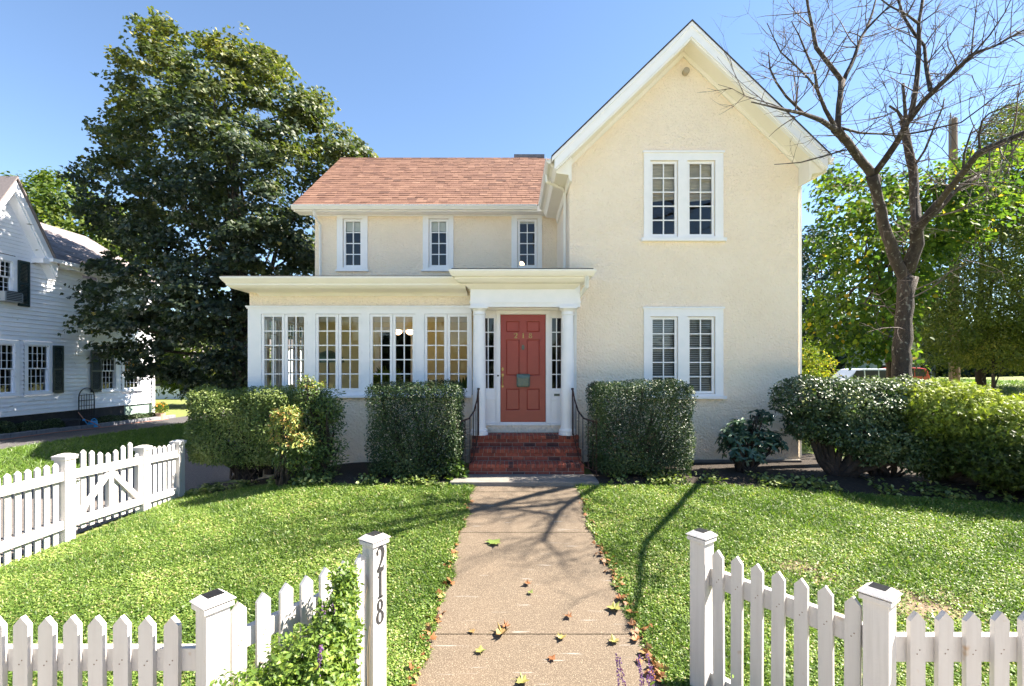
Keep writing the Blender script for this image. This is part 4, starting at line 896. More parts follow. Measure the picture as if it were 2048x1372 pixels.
simple_tree('maple_tree','olive green tree rising behind the grey roof of the neighbouring white house',[(0,380),(20,350),(70,352),(110,345),(150,372),(190,400),(250,420),(300,430),(300,560),(240,600),(120,600),(0,560)],30,3.0,230,80,1.05,.30,OVAL,M['maple2'],31,(-28,31),topz=9)
simple_tree('shade_tree','tree in deep shade beyond the clipped hedge, under the maple',[(300,640),(500,640),(560,780),(520,790),(310,770)],27,2,140,70,.9,.24,OVAL,M['maple2'],33,(-17,28),topz=3.5)
# right side trees
def rkeep(p): x,y,z=p.T; return ~((x<6.15)&(y<19.6)&(z<6.2))&~((x<5.5)&(y<19.6))
simple_tree('dark_tree','narrow dark bluish green tree just past the right corner of the house',[(1560,520),(1600,455),(1625,440),(1665,455),(1700,500),(1700,700),(1560,710)],30,2.2,150,70,.85,.24,OVAL,M['dark_tree'],41,(19.5,30),topz=7)
lp=[(1640,345),(1665,335),(1700,330),(1745,350),(1800,330),(1850,350),(1880,320),(1930,290),(1980,300),(2030,290),(2030,380),(2000,440),(1960,480),(1900,500),(1850,560),(1830,640),(1810,700),(1740,715),(1680,700),(1620,650),(1605,600),(1640,560),(1650,520),(1610,505),(1625,470),(1655,430),(1620,380)]
simple_tree('broadleaf_tree','lime green broad leaved tree with drooping twigs behind the bare tree',lp,11.6,1.5,310,40,.42,.115,BROAD,M['lime'],43,(9.3,11.8),full=70,flat=.5,at0=.08,atr=.5,trunk_r=.13,keep=rkeep,topz=5,droop=.7,att_fn=lambda P,a,g:np.where(g.random(len(a))<.02,.98,a))
hp=[(1870,450),(1900,420),(1960,300),(2000,215),(2060,200),(2200,220),(2260,420),(2260,735),(2150,745),(1990,715),(1900,735),(1850,720),(1835,620)]
simple_tree('spreading_tree','broad fine leaved olive green tree filling the right edge behind the feathery shrub',hp,16,3.0,1100,120,.62,.09,OVAL,M['hemlock'],45,(17.3,17.5),full=120,flat=.5,at0=.1,atr=.55,trunk_r=.16,droop=.5)
simple_tree('young_tree','small tree with slender forked stem on the grass bank at the right edge',[(1930,660),(1990,640),(2050,650),(2060,725),(1990,735),(1935,720)],14.5,1.0,70,60,.45,.07,OVAL,M['hemlock'],47,(14.7,14.6),full=60,trunk_r=.07,topz=2.6,limbs=8,bm=M['bark'],at0=.4)
simple_tree('yellow_shrub','yellow green shrub seen past the right corner of the house',[(1575,690),(1625,680),(1650,700),(1660,750),(1650,775),(1575,775)],20,1.2,90,60,.42,.10,OVAL,M['lime'],48,(12.6,20),full=50,trunk_r=.05,topz=1.8,limbs=8,at0=.45,atr=.5).__setitem__('category','shrub')
# treeline beyond everything
rng=np.random.default_rng(77); n=15000; th=rng.uniform(0,R(360),n); dd=np.where(th<R(180),rng.uniform(60,70,n),rng.uniform(44,52,n)); zc=rng.random(n)**.8*(7+3*np.sin(th*23)+2*np.sin(th*51))*np.where(th<R(180),1,.8)
C=np.stack([dd*np.cos(th),dd*np.sin(th),zc+gz(dd*np.cos(th),dd*np.sin(th))*0],1); P_,N_,d_,cid=clump_leaves(C,10,1.6,.6,rng); at=np.clip((rng.random(n)*.7)[cid]+rng.normal(size=len(P_))*.1,0,1)
setp(leaves('distant_trees',M['dark_tree'],P_,N_,1.0,OVAL,None,at,d_),'line of distant trees behind the neighbourhood',None,None,'stuff')
# ---- bare tree in front of the right corner
BT=thing('bare_tree','leafless grey tree with dark forked trunk and tangled twigs behind the right shrubs','tree',U(1803,800,9.2))
tb=MB(); tw=MB(); r_=random.Random(12)
def limb(px,ds,rad,seg=9,twigs=0,tl=.7,mb=tb):
    pts=[Vector(U(x,y,d)) for (x,y),d in zip(px,ds)]
    # gentle resampling with bark knots
    P_=[];Rr=[]
    for i in range(len(pts)-1):
        m_=max(1,int((pts[i+1]-pts[i]).length/.18))
        for j in range(m_):
            t=j/m_; p=pts[i].lerp(pts[i+1],t); rr=rad[i]*(1-t)+rad[i+1]*t
            if (i,j)!=(0,0): p+=Vector([r_.gauss(0,rr*.06) for _ in range(3)])
            P_.append(p); Rr.append(rr*.8*r_.uniform(.96,1.05))
    P_.append(pts[-1]); Rr.append(rad[-1]); mb.tube(P_,Rr,seg)
    for k in range(int(twigs*1.05)):
        i=r_.randint(max(1,len(P_)//4),len(P_)-2); d=(P_[i+1]-P_[i]).normalized(); v=Vector([r_.gauss(0,1) for _ in range(3)]); v=(v-d*v.dot(d)).normalized()
        twig(P_[i],(d*r_.uniform(.2,.9)+v*r_.uniform(.6,1.1)+Vector((0,0,r_.uniform(-.1,.4)))).normalized(),tl*r_.uniform(.5,1.6),min(.011,Rr[i]*.5),2)
    return P_
def twig(p,d,L,r,depth):
    P_=[p.copy()]; n=5; k=Vector([r_.gauss(0,1) for _ in range(3)])*.05
    for i in range(n):
        d=(d+k+Vector([r_.gauss(0,1) for _ in range(3)])*.07+Vector((0,0,.03))).normalized(); p=p+d*L/n; P_.append(p.copy())
    tw.tube(P_,[r*(1-.72*i/n) for i in range(n+1)],4,cap=False)
    if depth>0:
        for _ in range(r_.randint(2,4)):
            i=r_.randint(1,n); v=Vector([r_.gauss(0,1) for _ in range(3)]).normalized(); twig(P_[i],(d*.7+v*.8).normalized(),L*r_.uniform(.3,.65),r*.6,depth-1)
limb([(1803,830),(1805,760),(1803,700),(1808,640),(1812,590),(1816,555)],[9.2]*6,[.24,.205,.19,.178,.172,.165],14)
limb([(1818,565),(1795,528),(1772,468),(1757,400),(1743,350)],[9.2,9.15,9.0,8.8,8.6],[.145,.13,.12,.11,.10],11,6)
limb([(1754,362),(1742,346),(1715,310),(1696,285),(1671,257)],[8.7,8.6,8.3,8.1,7.8],[.10,.095,.085,.08,.075],10,6)
limb([(1674,260),(1640,240),(1607,227),(1555,216),(1503,204)],[7.8,7.5,7.2,6.9,6.6],[.055,.045,.035,.022,.008],8,6)
limb([(1671,257),(1650,220),(1635,181),(1630,147),(1612,105),(1598,70),(1583,43)],[7.8,7.6,7.5,7.4,7.3,7.2,7.1],[.045,.035,.03,.025,.018,.013,.006],7,10)
limb([(1675,258),(1678,210),(1684,162)],[7.8,7.9,8.0],[.06,.055,.055],8,3)
limb([(1684,162),(1655,125),(1632,95),(1625,55),(1618,24),(1607,-30)],[8,7.9,7.8,7.8,7.7,7.6],[.05,.045,.04,.03,.025,.015],8,9)
limb([(1686,165),(1708,116),(1722,75),(1733,58),(1745,25),(1754,-10)],[8,8.1,8.2,8.3,8.4,8.5],[.045,.035,.03,.028,.02,.015],8,8)
limb([(1733,58),(1765,25),(1800,-5)],[8.3,8.2,8.1],[.025,.018,.01],6,6)
limb([(1607,227),(1573,193),(1552,165),(1540,138),(1537,104)],[7.2,7.0,6.9,6.8,6.8],[.028,.024,.02,.016,.007],6,7)
limb([(1635,181),(1616,156),(1590,130),(1561,104),(1547,75),(1534,46)],[7.5,7.3,7.2,7.1,7.0,7.0],[.024,.02,.018,.014,.01,.006],6,8)
limb([(1671,253),(1720,266),(1763,268),(1797,272)],[7.8,7.9,8.0,8.1],[.03,.022,.018,.012],6,6)
limb([(1696,283),(1712,305),(1722,325)],[8.1,8.2,8.4],[.03,.035,.03],6,1)
limb([(1690,300),(1638,315),(1601,325),(1549,329)],[8.1,7.8,7.6,7.3],[.022,.016,.012,.005],6,1)
limb([(1747,350),(1769,318),(1794,285),(1815,245),(1846,202),(1883,168),(1915,137),(1947,107)],[8.6,8.4,8.2,8.0,7.7,7.4,7.2,7.0],[.075,.07,.065,.06,.055,.045,.038,.032],9,16)
limb([(1947,107),(1990,92),(2020,75),(2070,48)],[7,6.8,6.7,6.5],[.028,.02,.016,.01],6,10)
limb([(1947,107),(1980,70),(2010,25),(2030,-20)],[7,7,7,7],[.018,.015,.01,.006],6,8)
limb([(1943,107),(1947,60),(1955,-5)],[7,7.1,7.1],[.014,.011,.006],5,7)
limb([(1820,240),(1831,184),(1837,122),(1837,80),(1838,46),(1847,-10)],[8.0,7.9,7.9,7.9,7.9,7.9],[.055,.05,.042,.038,.032,.025],8,9)
limb([(1838,48),(1815,30),(1780,12),(1757,-5)],[7.9,7.8,7.7,7.6],[.028,.022,.016,.01],6,8)
limb([(1861,180),(1852,130),(1849,92),(1832,72),(1806,31),(1794,-10)],[7.6,7.8,7.9,8,8,8],[.04,.035,.03,.03,.025,.018],7,7)
limb([(1840,46),(1870,25),(1885,0)],[7.9,7.8,7.8],[.016,.011,.006],5,6)
# right limb and its dead fork
limb([(1814,545),(1825,515),(1837,487),(1833,460),(1851,438),(1878,406)],[9.2,9.1,9.0,8.9,8.7,8.4],[.145,.145,.14,.13,.10,.075],11,5)
limb([(1876,408),(1905,370),(1935,335),(1956,306),(1978,294),(2048,266),(2120,230)],[8.4,7.7,7.1,6.7,6.4,5.8,5.2],[.07,.062,.056,.05,.046,.035,.02],9,16)
limb([(1845,442),(1877,420),(1903,390),(1929,367),(1953,355)],[8.9,8.8,8.7,8.6,8.6],[.07,.055,.05,.045,.04],8,5)
limb([(1833,455),(1829,400),(1825,337),(1815,291),(1808,250),(1806,240)],[9.0,9.2,9.3,9.3,9.3,9.3],[.11,.10,.095,.09,.08,.07],10,6)
limb([(1812,242),(1809,205),(1806,167)],[9.3,9.3,9.3],[.045,.035,.03],7,2)
limb([(1808,248),(1795,222),(1779,212)],[9.3,9.2,9.1],[.035,.03,.02],6,3)
limb([(1960,303),(1958,270),(1965,240),(1978,227),(2010,214),(2060,193)],[6.7,6.7,6.6,6.5,6.4,6.2],[.022,.018,.016,.014,.010,.005],6,10)
limb([(1926,340),(1929,306),(1941,266),(1949,250)],[7.2,7.3,7.3,7.3],[.022,.018,.016,.008],6,5)
limb([(1820,345),(1850,300),(1870,250),(1885,215),(1889,195)],[9.3,9.0,8.8,8.7,8.7],[.03,.025,.02,.016,.010],6,7)
limb([(1795,272),(1850,262),(1890,252),(1922,245),(1968,211),(2011,178),(2060,158)],[8.2,7.9,7.6,7.4,7.2,7.0,6.8],[.02,.018,.016,.014,.012,.009,.005],6,12)
for (x,y) in ((1800,640),(1815,600),(1830,580),(1790,620),(1812,660)):
    twig(Vector(U(x,y,9.1)),Vector((r_.choice((-1,1,1)),-.5,.35)).normalized(),1.1,.012,2)
tb.build('trunk',M['bark'],BT,smooth=True); tw.build('twig',M['twig'],BT,smooth=True)
# ================================================================ HEDGES AND SHRUBS
def box_shell(x0,x1,y0,y1,z0,z1,n,rng,depth=.14,rnd=.18,lump=.05):
    dims=np.array([x1-x0,y1-y0,z1-z0]); c=np.array([(x0+x1)/2,(y0+y1)/2,(z0+z1)/2])
    ar=[dims[1]*dims[2]]*2+[dims[0]*dims[2]*1.2]*2+[dims[0]*dims[1]]+[dims[0]*dims[1]*.4]; f=rng.choice(6,size=n,p=np.array(ar)/sum(ar))
    q=rng.random((n,3))-.5; N=np.zeros((n,3))
    for k,(ax,s) in enumerate(((0,-1),(0,1),(1,-1),(1,1),(2,1),(2,-1))): m=f==k; q[m,ax]=.5*s; N[m,ax]=s
    P=q*dims
    h=dims/2-rnd; inner=np.clip(P,-h,h); v=P-inner; L=np.linalg.norm(v,axis=1,keepdims=True); P=inner+v/np.maximum(L,1e-6)*np.minimum(L,rnd); N=norm(norm(v)*.8+N*.4)
    P=P+N*(-depth*rng.random((n,1))**1.6)
    w_=np.sin(P[:,0]*7+c[0])*np.sin(P[:,1]*6+1)+np.sin(P[:,2]*8+P[:,0]*4); P=P+N*(w_[:,None]*lump*.5)+rng.normal(size=P.shape)*.012
    return P+c,N
def ell_shell(c,r,n,rng,depth=.2,low=-1,lump=.06):
    v=rsph(n,rng); v=v[v[:,2]>low]; c=np.array(c); r=np.array(r); w_=1+lump*(np.sin(v[:,0]*9+c[0]*3)+np.sin(v[:,1]*8+v[:,2]*7+c[1])+np.sin(v[:,2]*11))*.6
    t=1-depth*rng.random(len(v))**1.5; P=c+v*r*(t*w_)[:,None]; return P,norm(v/r)
def leafy(name,m,P,N,size,T,parent,rng,up=.5,rand=.55,at=None,tipup=.1):
    NN=N*.7+np.array([0,0,up])+rng.normal(size=N.shape)*rand; d=N*.6+rng.normal(size=N.shape)*.6+np.array([0,0,tipup])
    if at is None: at=rng.random(len(P))
    return leaves(name,m,P,NN,size*(.7+.6*rng.random(len(P))),T,parent,at,d)
def blotch(P,rng,k=2.4,a=.5,b=.28,c=.16): return np.clip(a+b*np.sin(P[:,0]*k*2.1+1.3)*np.sin(P[:,2]*k*1.7+P[:,1]*2)+rng.normal(size=len(P))*c,0,1)
def core(parent,x0,x1,y0,y1,z0,z1):
    """dense inner branchwork"""
    r_=random.Random(int(x0*100)); mb=MB(); cx,cy=(x0+x1)/2,(y0+y1)/2
    for k in range(60):
        a=Vector((cx+r_.uniform(-.25,.25),cy+r_.uniform(-.15,.15),z0-.25)); b=Vector((r_.uniform(x0+.08,x1-.08),r_.uniform(y0+.08,y1-.08),r_.uniform(z0+.3,z1-.08))); p,q=wig(a,b,4,.05,r_,.022,.006); mb.tube(p,q,4)
    return mb
def hedge(label,x0,x1,y0,y1,z0,z1,n,leaf,m,seed,name='hedge',cat='hedge',stem=None,group=None,lump=.05,shell2=True,rnd=.18):
    rng=np.random.default_rng(seed); t=thing(name,label,cat,((x0+x1)/2,(y0+y1)/2,gzf((x0+x1)/2,y0)),0,group)
    P,N=box_shell(x0,x1,y0,y1,z0,z1,n,rng,.16,rnd,lump)
    if shell2:
        P2,N2=box_shell(x0+.14,x1-.14,y0+.14,y1-.14,z0+.1,z1-.14,int(n*.3),rng,.18,.1,lump); P=np.concatenate([P,P2]); N=np.concatenate([N,N2])
    P=np.concatenate([P]); leafy('foliage',m,P,N,leaf,OVAL,t,rng,at=blotch(P,rng)); mb=core(t,x0,x1,y0,y1,z0,z1)
    if stem: mb.tube([(stem[0],stem[1],-.1),(stem[0]+.02,stem[1],z0+.3)],[stem[2],stem[2]*.7],8)
    mb.build('stem',M['darkbark'],t); return t
hedge('long clipped hedge behind the left end of the side fence',-5.88,-3.95,8.38,9.16,.08,1.49,30000,.042,M['hedge'],51,stem=(-4.5,8.8,.09),rnd=.25,lump=.07)
hedge('boxy dark clipped hedge left of the brick steps under the sunroom windows',-2.42,-.86,7.80,8.75,.05,1.61,30000,.034,M['boxhedge'],52,rnd=.16,lump=.04)
hedge('boxy dark clipped hedge right of the brick steps in front of the gable wall',1.36,3.08,7.80,8.80,.05,1.63,32000,.034,M['boxhedge'],53,rnd=.22,lump=.05)
def shrub(name,label,blobs,n,leaf,T,m,seed,cat='shrub',stems=(),atf=None,depth=.3,whorl=False,up=.5,rand=.55,lump=.09,tipup=.1,base=None,nst=12):
    rng=np.random.default_rng(seed); b0=base or (blobs[0][0][0],blobs[0][0][1]); t=thing(name,label,cat,(b0[0],b0[1],gzf(*b0)))
    A=sum(b[1][0]*b[1][2]+b[1][1]*b[1][2] for b in blobs); PP=[];NN=[]
    for c,r in blobs:
        k=int(n*(r[0]*r[2]+r[1]*r[2])/A)
        if whorl:
            C,CN=ell_shell(c,r,max(4,k//9),rng,depth,-.8,lump); C=np.repeat(C,9,axis=0); CN=np.repeat(CN,9,axis=0); PP.append(C+rng.normal(size=C.shape)*.008); NN.append(CN)
        else:
            P,N=ell_shell(c,r,k,rng,depth,-1,lump); PP.append(P); NN.append(N)
    P=np.concatenate(PP); N=np.concatenate(NN); at=atf(P,rng) if atf else blotch(P,rng)
    if whorl:
        d=rng.normal(size=P.shape); d=norm(d-norm(N)*(d*norm(N)).sum(1,keepdims=True)); NNN=norm(N)*.8+np.array([0,0,.7])+rng.normal(size=P.shape)*.15
        dirs=d+np.array([0,0,.05]); leaves('foliage',m,P,NNN,leaf*(.7+.5*rng.random(len(P))),T,t,at,dirs)
    else: leafy('foliage',m,P,N,leaf,T,t,rng,up,rand,at,tipup)
    mb=MB(); r_=random.Random(seed)
    for c,r in blobs:
        for k in range(8 if whorl else nst):
            v=Vector([r_.gauss(0,1) for _ in range(3)]).normalized(); e=Vector((c[0]+v.x*r[0]*.8,c[1]+v.y*r[1]*.8,c[2]+abs(v.z)*r[2]*.8)); s_=stems[r_.randrange(len(stems))] if stems else (b0[0]+r_.uniform(-.1,.1),b0[1]+r_.uniform(-.08,.08),.03)
            a=Vector((s_[0],s_[1],gzf(s_[0],s_[1])-.05)); p,q=wig(a,e,5,.04,r_,s_[2] if len(s_)>2 else .03,.006); mb.tube(p,q,6)
    mb.build('stem',M['darkbark'],t,smooth=True); return t
# evergreen shrub between the hedges, and the yellowing one in front of it
shrub('azalea','tall loose green shrub with open branches between the long hedge and the boxy hedge',[((-3.32,8.3,1.05),(.42,.36,.50)),((-3.45,8.2,1.35),(.28,.26,.32)),((-3.3,8.2,.45),(.45,.36,.45)),((-3.12,8.1,1.15),(.22,.22,.26)),((-3.5,8.1,1.60),(.15,.15,.14))],6600,.060,LONG,M['azalea'],61,atf=lambda P,g:np.clip(.28+.16*g.normal(size=len(P))+.55*(P[:,2]>1.5)*g.random(len(P))+.10*np.sin(P[:,0]*9+P[:,2]*7),0,1),depth=.75,lump=.14)
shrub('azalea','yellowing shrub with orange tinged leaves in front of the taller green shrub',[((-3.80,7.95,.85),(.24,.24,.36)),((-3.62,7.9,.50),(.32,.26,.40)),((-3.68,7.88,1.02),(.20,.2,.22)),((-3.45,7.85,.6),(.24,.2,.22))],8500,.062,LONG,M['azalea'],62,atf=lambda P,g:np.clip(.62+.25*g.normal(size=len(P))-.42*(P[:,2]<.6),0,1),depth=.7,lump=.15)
shrub('rhododendron','low rhododendron with whorled dark leaves against the gable wall',[((4.15,8.45,.45),(.50,.38,.40)),((3.87,8.35,.62),(.26,.26,.22)),((4.42,8.4,1.0),(.20,.18,.14)),((4.55,8.35,.55),(.22,.22,.2)),((4.1,8.4,.78),(.34,.3,.2))],2000,.125,LONG,M['rhodo'],63,whorl=True,depth=.55)
def rsh(P,g): return np.clip(blotch(P,g,2.2,.45,.2,.16)+.35*np.clip((P[:,0]-5.4)/1.3,0,1)*(P[:,2]>.9),0,1)  # sunlit right side put into the leaf colour: lighter towards upper right
shrub('hedge_shrub','wide rounded dark green shrub on thick bare stems at the right corner of the house',[((5.2,8.35,1.33),(.58,.52,.40)),((5.95,8.15,1.22),(.70,.62,.50)),((6.65,8.1,1.28),(.58,.6,.44)),((5.8,7.95,.78),(.60,.45,.34)),((6.4,7.85,.72),(.5,.4,.3)),((5.25,8.35,.88),(.42,.4,.32)),((6.0,7.95,.50),(.4,.35,.25)),((6.7,7.8,.45),(.45,.35,.3))],30000,.060,OVAL,M['laurel'],64,nst=5,stems=((5.55,8.15,.075),(6.3,8.2,.035),(6.5,8.1,.03)),atf=rsh,depth=.32,lump=.08,base=(5.35,8.15))
SPRAY=(np.array([(0,0,0),(.35,.05,.02),(1,0,-.12),(.3,-.05,.0),(.25,.10,.0),(.75,.34,-.06),(.4,.02,.0),(.25,-.10,.0),(.75,-.34,-.06),(.5,-.02,.0)]),np.array([(0,2,1),(0,3,2),(0,5,4),(6,5,0),(0,7,8),(0,8,9)]))
def yat(P,g): return np.clip(.10+.62*np.clip((P[:,2]-.5)/.9,0,1)+.14*g.normal(size=len(P)),0,1)  # lit top and shaded lower foliage put into leaf colour by height
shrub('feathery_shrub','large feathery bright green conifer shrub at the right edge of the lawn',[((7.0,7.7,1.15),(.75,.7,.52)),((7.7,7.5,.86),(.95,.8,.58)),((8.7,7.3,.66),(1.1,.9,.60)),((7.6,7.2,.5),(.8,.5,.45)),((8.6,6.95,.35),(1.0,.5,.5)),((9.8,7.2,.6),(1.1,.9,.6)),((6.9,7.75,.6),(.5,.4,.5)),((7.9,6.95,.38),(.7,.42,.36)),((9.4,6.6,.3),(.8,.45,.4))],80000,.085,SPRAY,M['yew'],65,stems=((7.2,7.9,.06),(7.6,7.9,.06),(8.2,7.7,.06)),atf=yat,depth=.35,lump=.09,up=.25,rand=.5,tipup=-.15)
shrub('leafy_plant','small bright leafy plant at the foot of the left handrail',[((-1.02,8.05,.20),(.20,.16,.2)),((-.92,8.0,.12),(.16,.14,.13)),((-1.0,8.15,.45),(.10,.1,.12))],520,.085,BROAD,M['sage'],66,cat='plant',depth=.8,atf=lambda P,g:g.random(len(P))*.35)
# ivy and low plants along the edge of the beds
rng=np.random.default_rng(70); n=6500; x=np.concatenate([rng.uniform(-5.8,-1.0,n//2),rng.uniform(1.5,10,n-n//2)])
yb=np.where(x<0,7.62+.75*sst((-x-3.0)/2.0),7.66-.165*np.maximum(0,x-3.4)); y=yb+rng.random(n)**1.5*np.where(x<0,.55,.45); keep=(np.sin(x*3.1)+np.sin(x*7.7+1)+rng.normal(size=n)*.5)>.0
x,y=x[keep],y[keep]; P=np.stack([x,y,gz(x,y)+.03+rng.random(len(x))*.09],1); N=rng.normal(size=P.shape)*.5+np.array([0,0,1])
setp(leaves('ground_cover',M['hedge'],P,N,.05+.03*rng.random(len(x)),BROAD,None,rng.random(len(x))),'ivy and low leaves along the edge of the planting beds',None,None,'stuff')
# ---- foreground sage
def spikes(mb,fb,p,h,r_,purple=True,rad=.0035):
    d=Vector((r_.gauss(0,.12),r_.gauss(0,.10),1)); P_=[Vector(p)]
    for i in range(5): P_.append(P_[-1]+d.normalized()*h/5); d+=Vector((r_.gauss(0,.06),r_.gauss(0,.06),0))
    mb.cur=r_.random(); mb.tube(P_,[rad*(1-.1*i) for i in range(6)],5)
    if purple:
        for k in range(46):
            t=.45+.55*k/46; i=min(int(t*5),4); q=P_[i].lerp(P_[i+1],t*5-i); a=r_.uniform(0,6.3); e=q+Vector((math.cos(a),math.sin(a),.5))*r_.uniform(.006,.012); fb.cur=r_.random(); s=.0045
            fb.hexa([tuple(e+Vector(v)*s) for v in ((-1,-1,-.7),(1,-1,-.7),(1,1,-.7),(-1,1,-.7),(-.6,-.6,1),(.6,-.6,1),(.6,.6,1),(-.6,.6,1))])
r_=random.Random(8); rng=np.random.default_rng(88)
SG=thing('sage_bush','bushy yellow green sage with purple flower spikes against the left angled fence','bush',(-1.12,2.95,-.34))
blobs=[((-1.22,2.84,-.02),(.26,.24,.33)),((-1.12,3.05,.16),(.16,.17,.25)),((-1.13,3.22,.38),(.10,.11,.16)),((-1.45,2.62,-.10),(.22,.18,.30)),((-1.05,2.9,-.25),(.12,.2,.25)),((-1.2,2.8,-.6),(.3,.25,.25))]
PP=[];NN=[]
for c,r in blobs:
    P,N=ell_shell(c,r,int(15000*(r[0]*r[2])),rng,.8,-1,.12); PP.append(P);NN.append(N)
P=np.concatenate(PP);N=np.concatenate(NN)
ux,uy=LP2[0]-LP1[0],LP2[1]-LP1[1]; sidev=(P[:,0]-LP1[0])*uy-(P[:,1]-LP1[1])*ux; k=sidev>.05; P,N=P[k],N[k]
n=len(P); k=5; P=np.repeat(P,k,axis=0)+rng.normal(size=(n*k,3))*.012; N=np.repeat(N,k,axis=0)
leafy('foliage',M['sage'],P,N,.036,OVAL,SG,rng,.5,.6,np.clip(np.repeat(rng.random(n)*.7,k)+rng.normal(size=n*k)*.12,0,1),tipup=.3)
mb=MB(); fb=MB()
for c,r in blobs:
    for j in range(16): spikes(mb,fb,(c[0]+r_.uniform(-.15,.15)*1,c[1]+r_.uniform(-.1,.1),-.8),r_.uniform(.4,max(.5,.78+c[2]+r[2])),r_,False,.003)
for (px,py,D) in ((675,1215,3.0),(635,1290,2.75),(683,1205,3.1)):
    x,y,z=U(px,py,D); fb=MB(); spikes(mb,fb,(x,y,z-.35),.38,r_); fb.build('flower',M['purple'],SG)
mb.build('stem',M['dry'],SG)
D1=thing('dry_plant','dry brown stems of a spent plant by the left near fence post','plant',(-1.46,2.62,-.34)); mb=MB(); fb=MB()
for j in range(34): 
    x0,y0=-1.5+r_.uniform(-.16,.18),2.58+r_.uniform(-.08,.08); spikes(mb,fb,(x0,y0,-.80),r_.uniform(.65,1.05),r_,False,.0022)
mb.build('stem',M['dry'],D1)
D2=thing('sage_plant','thin purple flower spikes at the right edge of the path by the pavement','plant',(.86,2.95,-.34)); mb=MB(); fb=MB()
for j in range(8): fb=MB(); spikes(mb,fb,(.92+r_.uniform(-.14,.16),3.1+r_.uniform(-.12,.25),-.78),r_.uniform(.55,.80),r_,True,.002); fb.build('flower',M['purple'],D2)
mb.build('stem',M['dry'],D2)
D3=thing('dry_plant','sparse thin reddish stems in front of the right angled fence','plant',(1.5,2.75,-.34)); mb=MB(); fb=MB()
for j in range(16): spikes(mb,fb,(1.35+r_.uniform(-.25,.35),2.62+r_.uniform(-.15,.15),-.80),r_.uniform(.65,.95),r_,False,.0016)
mb.build('stem',M['dry'],D3)
rng=np.random.default_rng(5)
P=np.array([(1.25,2.72,-.1)])+rng.normal(size=(60,3))*np.array([.22,.1,.05]); leaves('foliage',M['sage'],P,rng.normal(size=P.shape)+np.array([0,0,1.2]),.05,LONG,D3)
# ================================================================ LAWN
M['bare']=mat('bare_dry_soil',(.19,.13,.085),.95,(.12,.09,.055),22,6,bump=(70,.8,.01),tri=((.28,.21,.15),80,.6,.7))
def lawn_pts(n,x0,x1,y0,y1,rng,dens=None):
    y=y0*(y1/y0)**rng.random(n); x=rng.uniform(x0,x1,n); 
    vis=np.abs(x*F/y)<1060; x,y=x[vis],y[vis]; return x,y
rng=np.random.default_rng(99)
X_,Y_=[],[]
x,y=lawn_pts(430000,-5.78,PX0+.07,3.7,9.4,rng); e=np.interp(y,[3.5,4.5,6.2,7.4],[-.90,-.74,-.69,-.64])+.03*np.sin(y*5)+.02*np.sin(y*17)+.02; k=(x<e)&((y<7.68+.75*sst((-x-3.0)/2.0))|(x<-5.9)); X_.append(x[k]);Y_.append(y[k])
x,y=lawn_pts(500000,PX1-.07,10.5,3.7,7.7,rng); e=np.interp(y,[3.5,4.6,6.2,7.4],[1.24,1.19,1.07,1.05])-.03*np.sin(y*4+1)-.02*np.sin(y*15)-.015; eb=7.68-.165*np.maximum(0,x-3.4)-.02; k=(x>e)&(y<eb); X_.append(x[k]);Y_.append(y[k])
x=np.concatenate(X_); y=np.concatenate(Y_)
# worn bare patches on the right
def bare(x,y):
    b=np.zeros(len(x))
    for (px,py,a,s) in ((1600,1135,.9,.22),(1645,1155,.8,.16),(1850,1215,1,.30),(1740,1180,.5,.2),(1560,1080,.4,.2),(1900,1200,.7,.25)):
        D=(CZ+1.422)/((py-HY)/F+.18); cx=UX(px,D); d=np.hypot((x-cx)/1.3,y-D)/(s*1.25)*(1+.25*np.sin(np.arctan2(y-D,x-cx)*3)); b=np.maximum(b,a*np.exp(-d**2))
    return b
k=rng.random(len(x))>bare(x,y)*.97; x,y=x[k],y[k]; n=len(x)
pat=np.sin(x*2.3+np.sin(y*1.7)*1.5)*np.sin(y*2.9+x)+.5*np.sin(x*5.1+2)*np.sin(y*6.3)
clov=rng.random(n)<np.clip(.45+.30*pat,.1,.85)
g_at=np.clip(.40+.10*pat+.10*np.sin(x*9)*np.sin(y*11+x*3)+rng.normal(size=n)*.23,0,.9); dryk=rng.random(n)<.035; g_at[dryk]=.97
z=gz(x,y)
gx,gy,gz_=x[~clov],y[~clov],z[~clov]; m_=len(gx)
sz=.034+.024*rng.random(m_)+.005*gy; N=rng.normal(size=(m_,3))*.55+np.array([0,0,1.0])
A=np.stack([gx,gy,gz_],1); a1=leafmesh('g',A,N,sz,BLADE,g_at[~clov])
P=np.stack([x[clov],y[clov],z[clov]+.014+.028*rng.random(clov.sum())],1); 
a2=leafmesh('c',P,rng.normal(size=P.shape)*.38+np.array([.08,-.1,1]),.0125+.009*rng.random(len(P))+.0011*P[:,1],BROAD,np.clip(g_at[clov]+.12,0,1))
setp(mkobj('lawn_grass',a1,M['grass'],None),'short mown green grass of the front lawn',None,None,'stuff')
setp(mkobj('lawn_clover',a2,M['grass'],None),'small clover leaves mixed through the front lawn',None,None,'stuff')
for i,(px,py,r0) in enumerate(((1600,1135,.20),(1645,1155,.15),(1850,1215,.26),(1740,1180,.18),(1560,1080,.16),(1905,1200,.22),(1500,1100,.12))):
    D_=(CZ+1.422)/((py-HY)/F+.18); cx=UX(px,D_); mb=MB(); mb.poly([(cx+1.5*r0*(1+.3*math.sin(a*3+i))*math.cos(a),D_+r0*(1+.3*math.sin(a*3+i))*math.sin(a),gzf(cx,D_+r0*(1+.3*math.sin(a*3+i))*math.sin(a))+.006) for a in np.linspace(0,2*math.pi,22)[:-1]]); setp(mb.build('bare_soil',M['bare']),kind='structure')
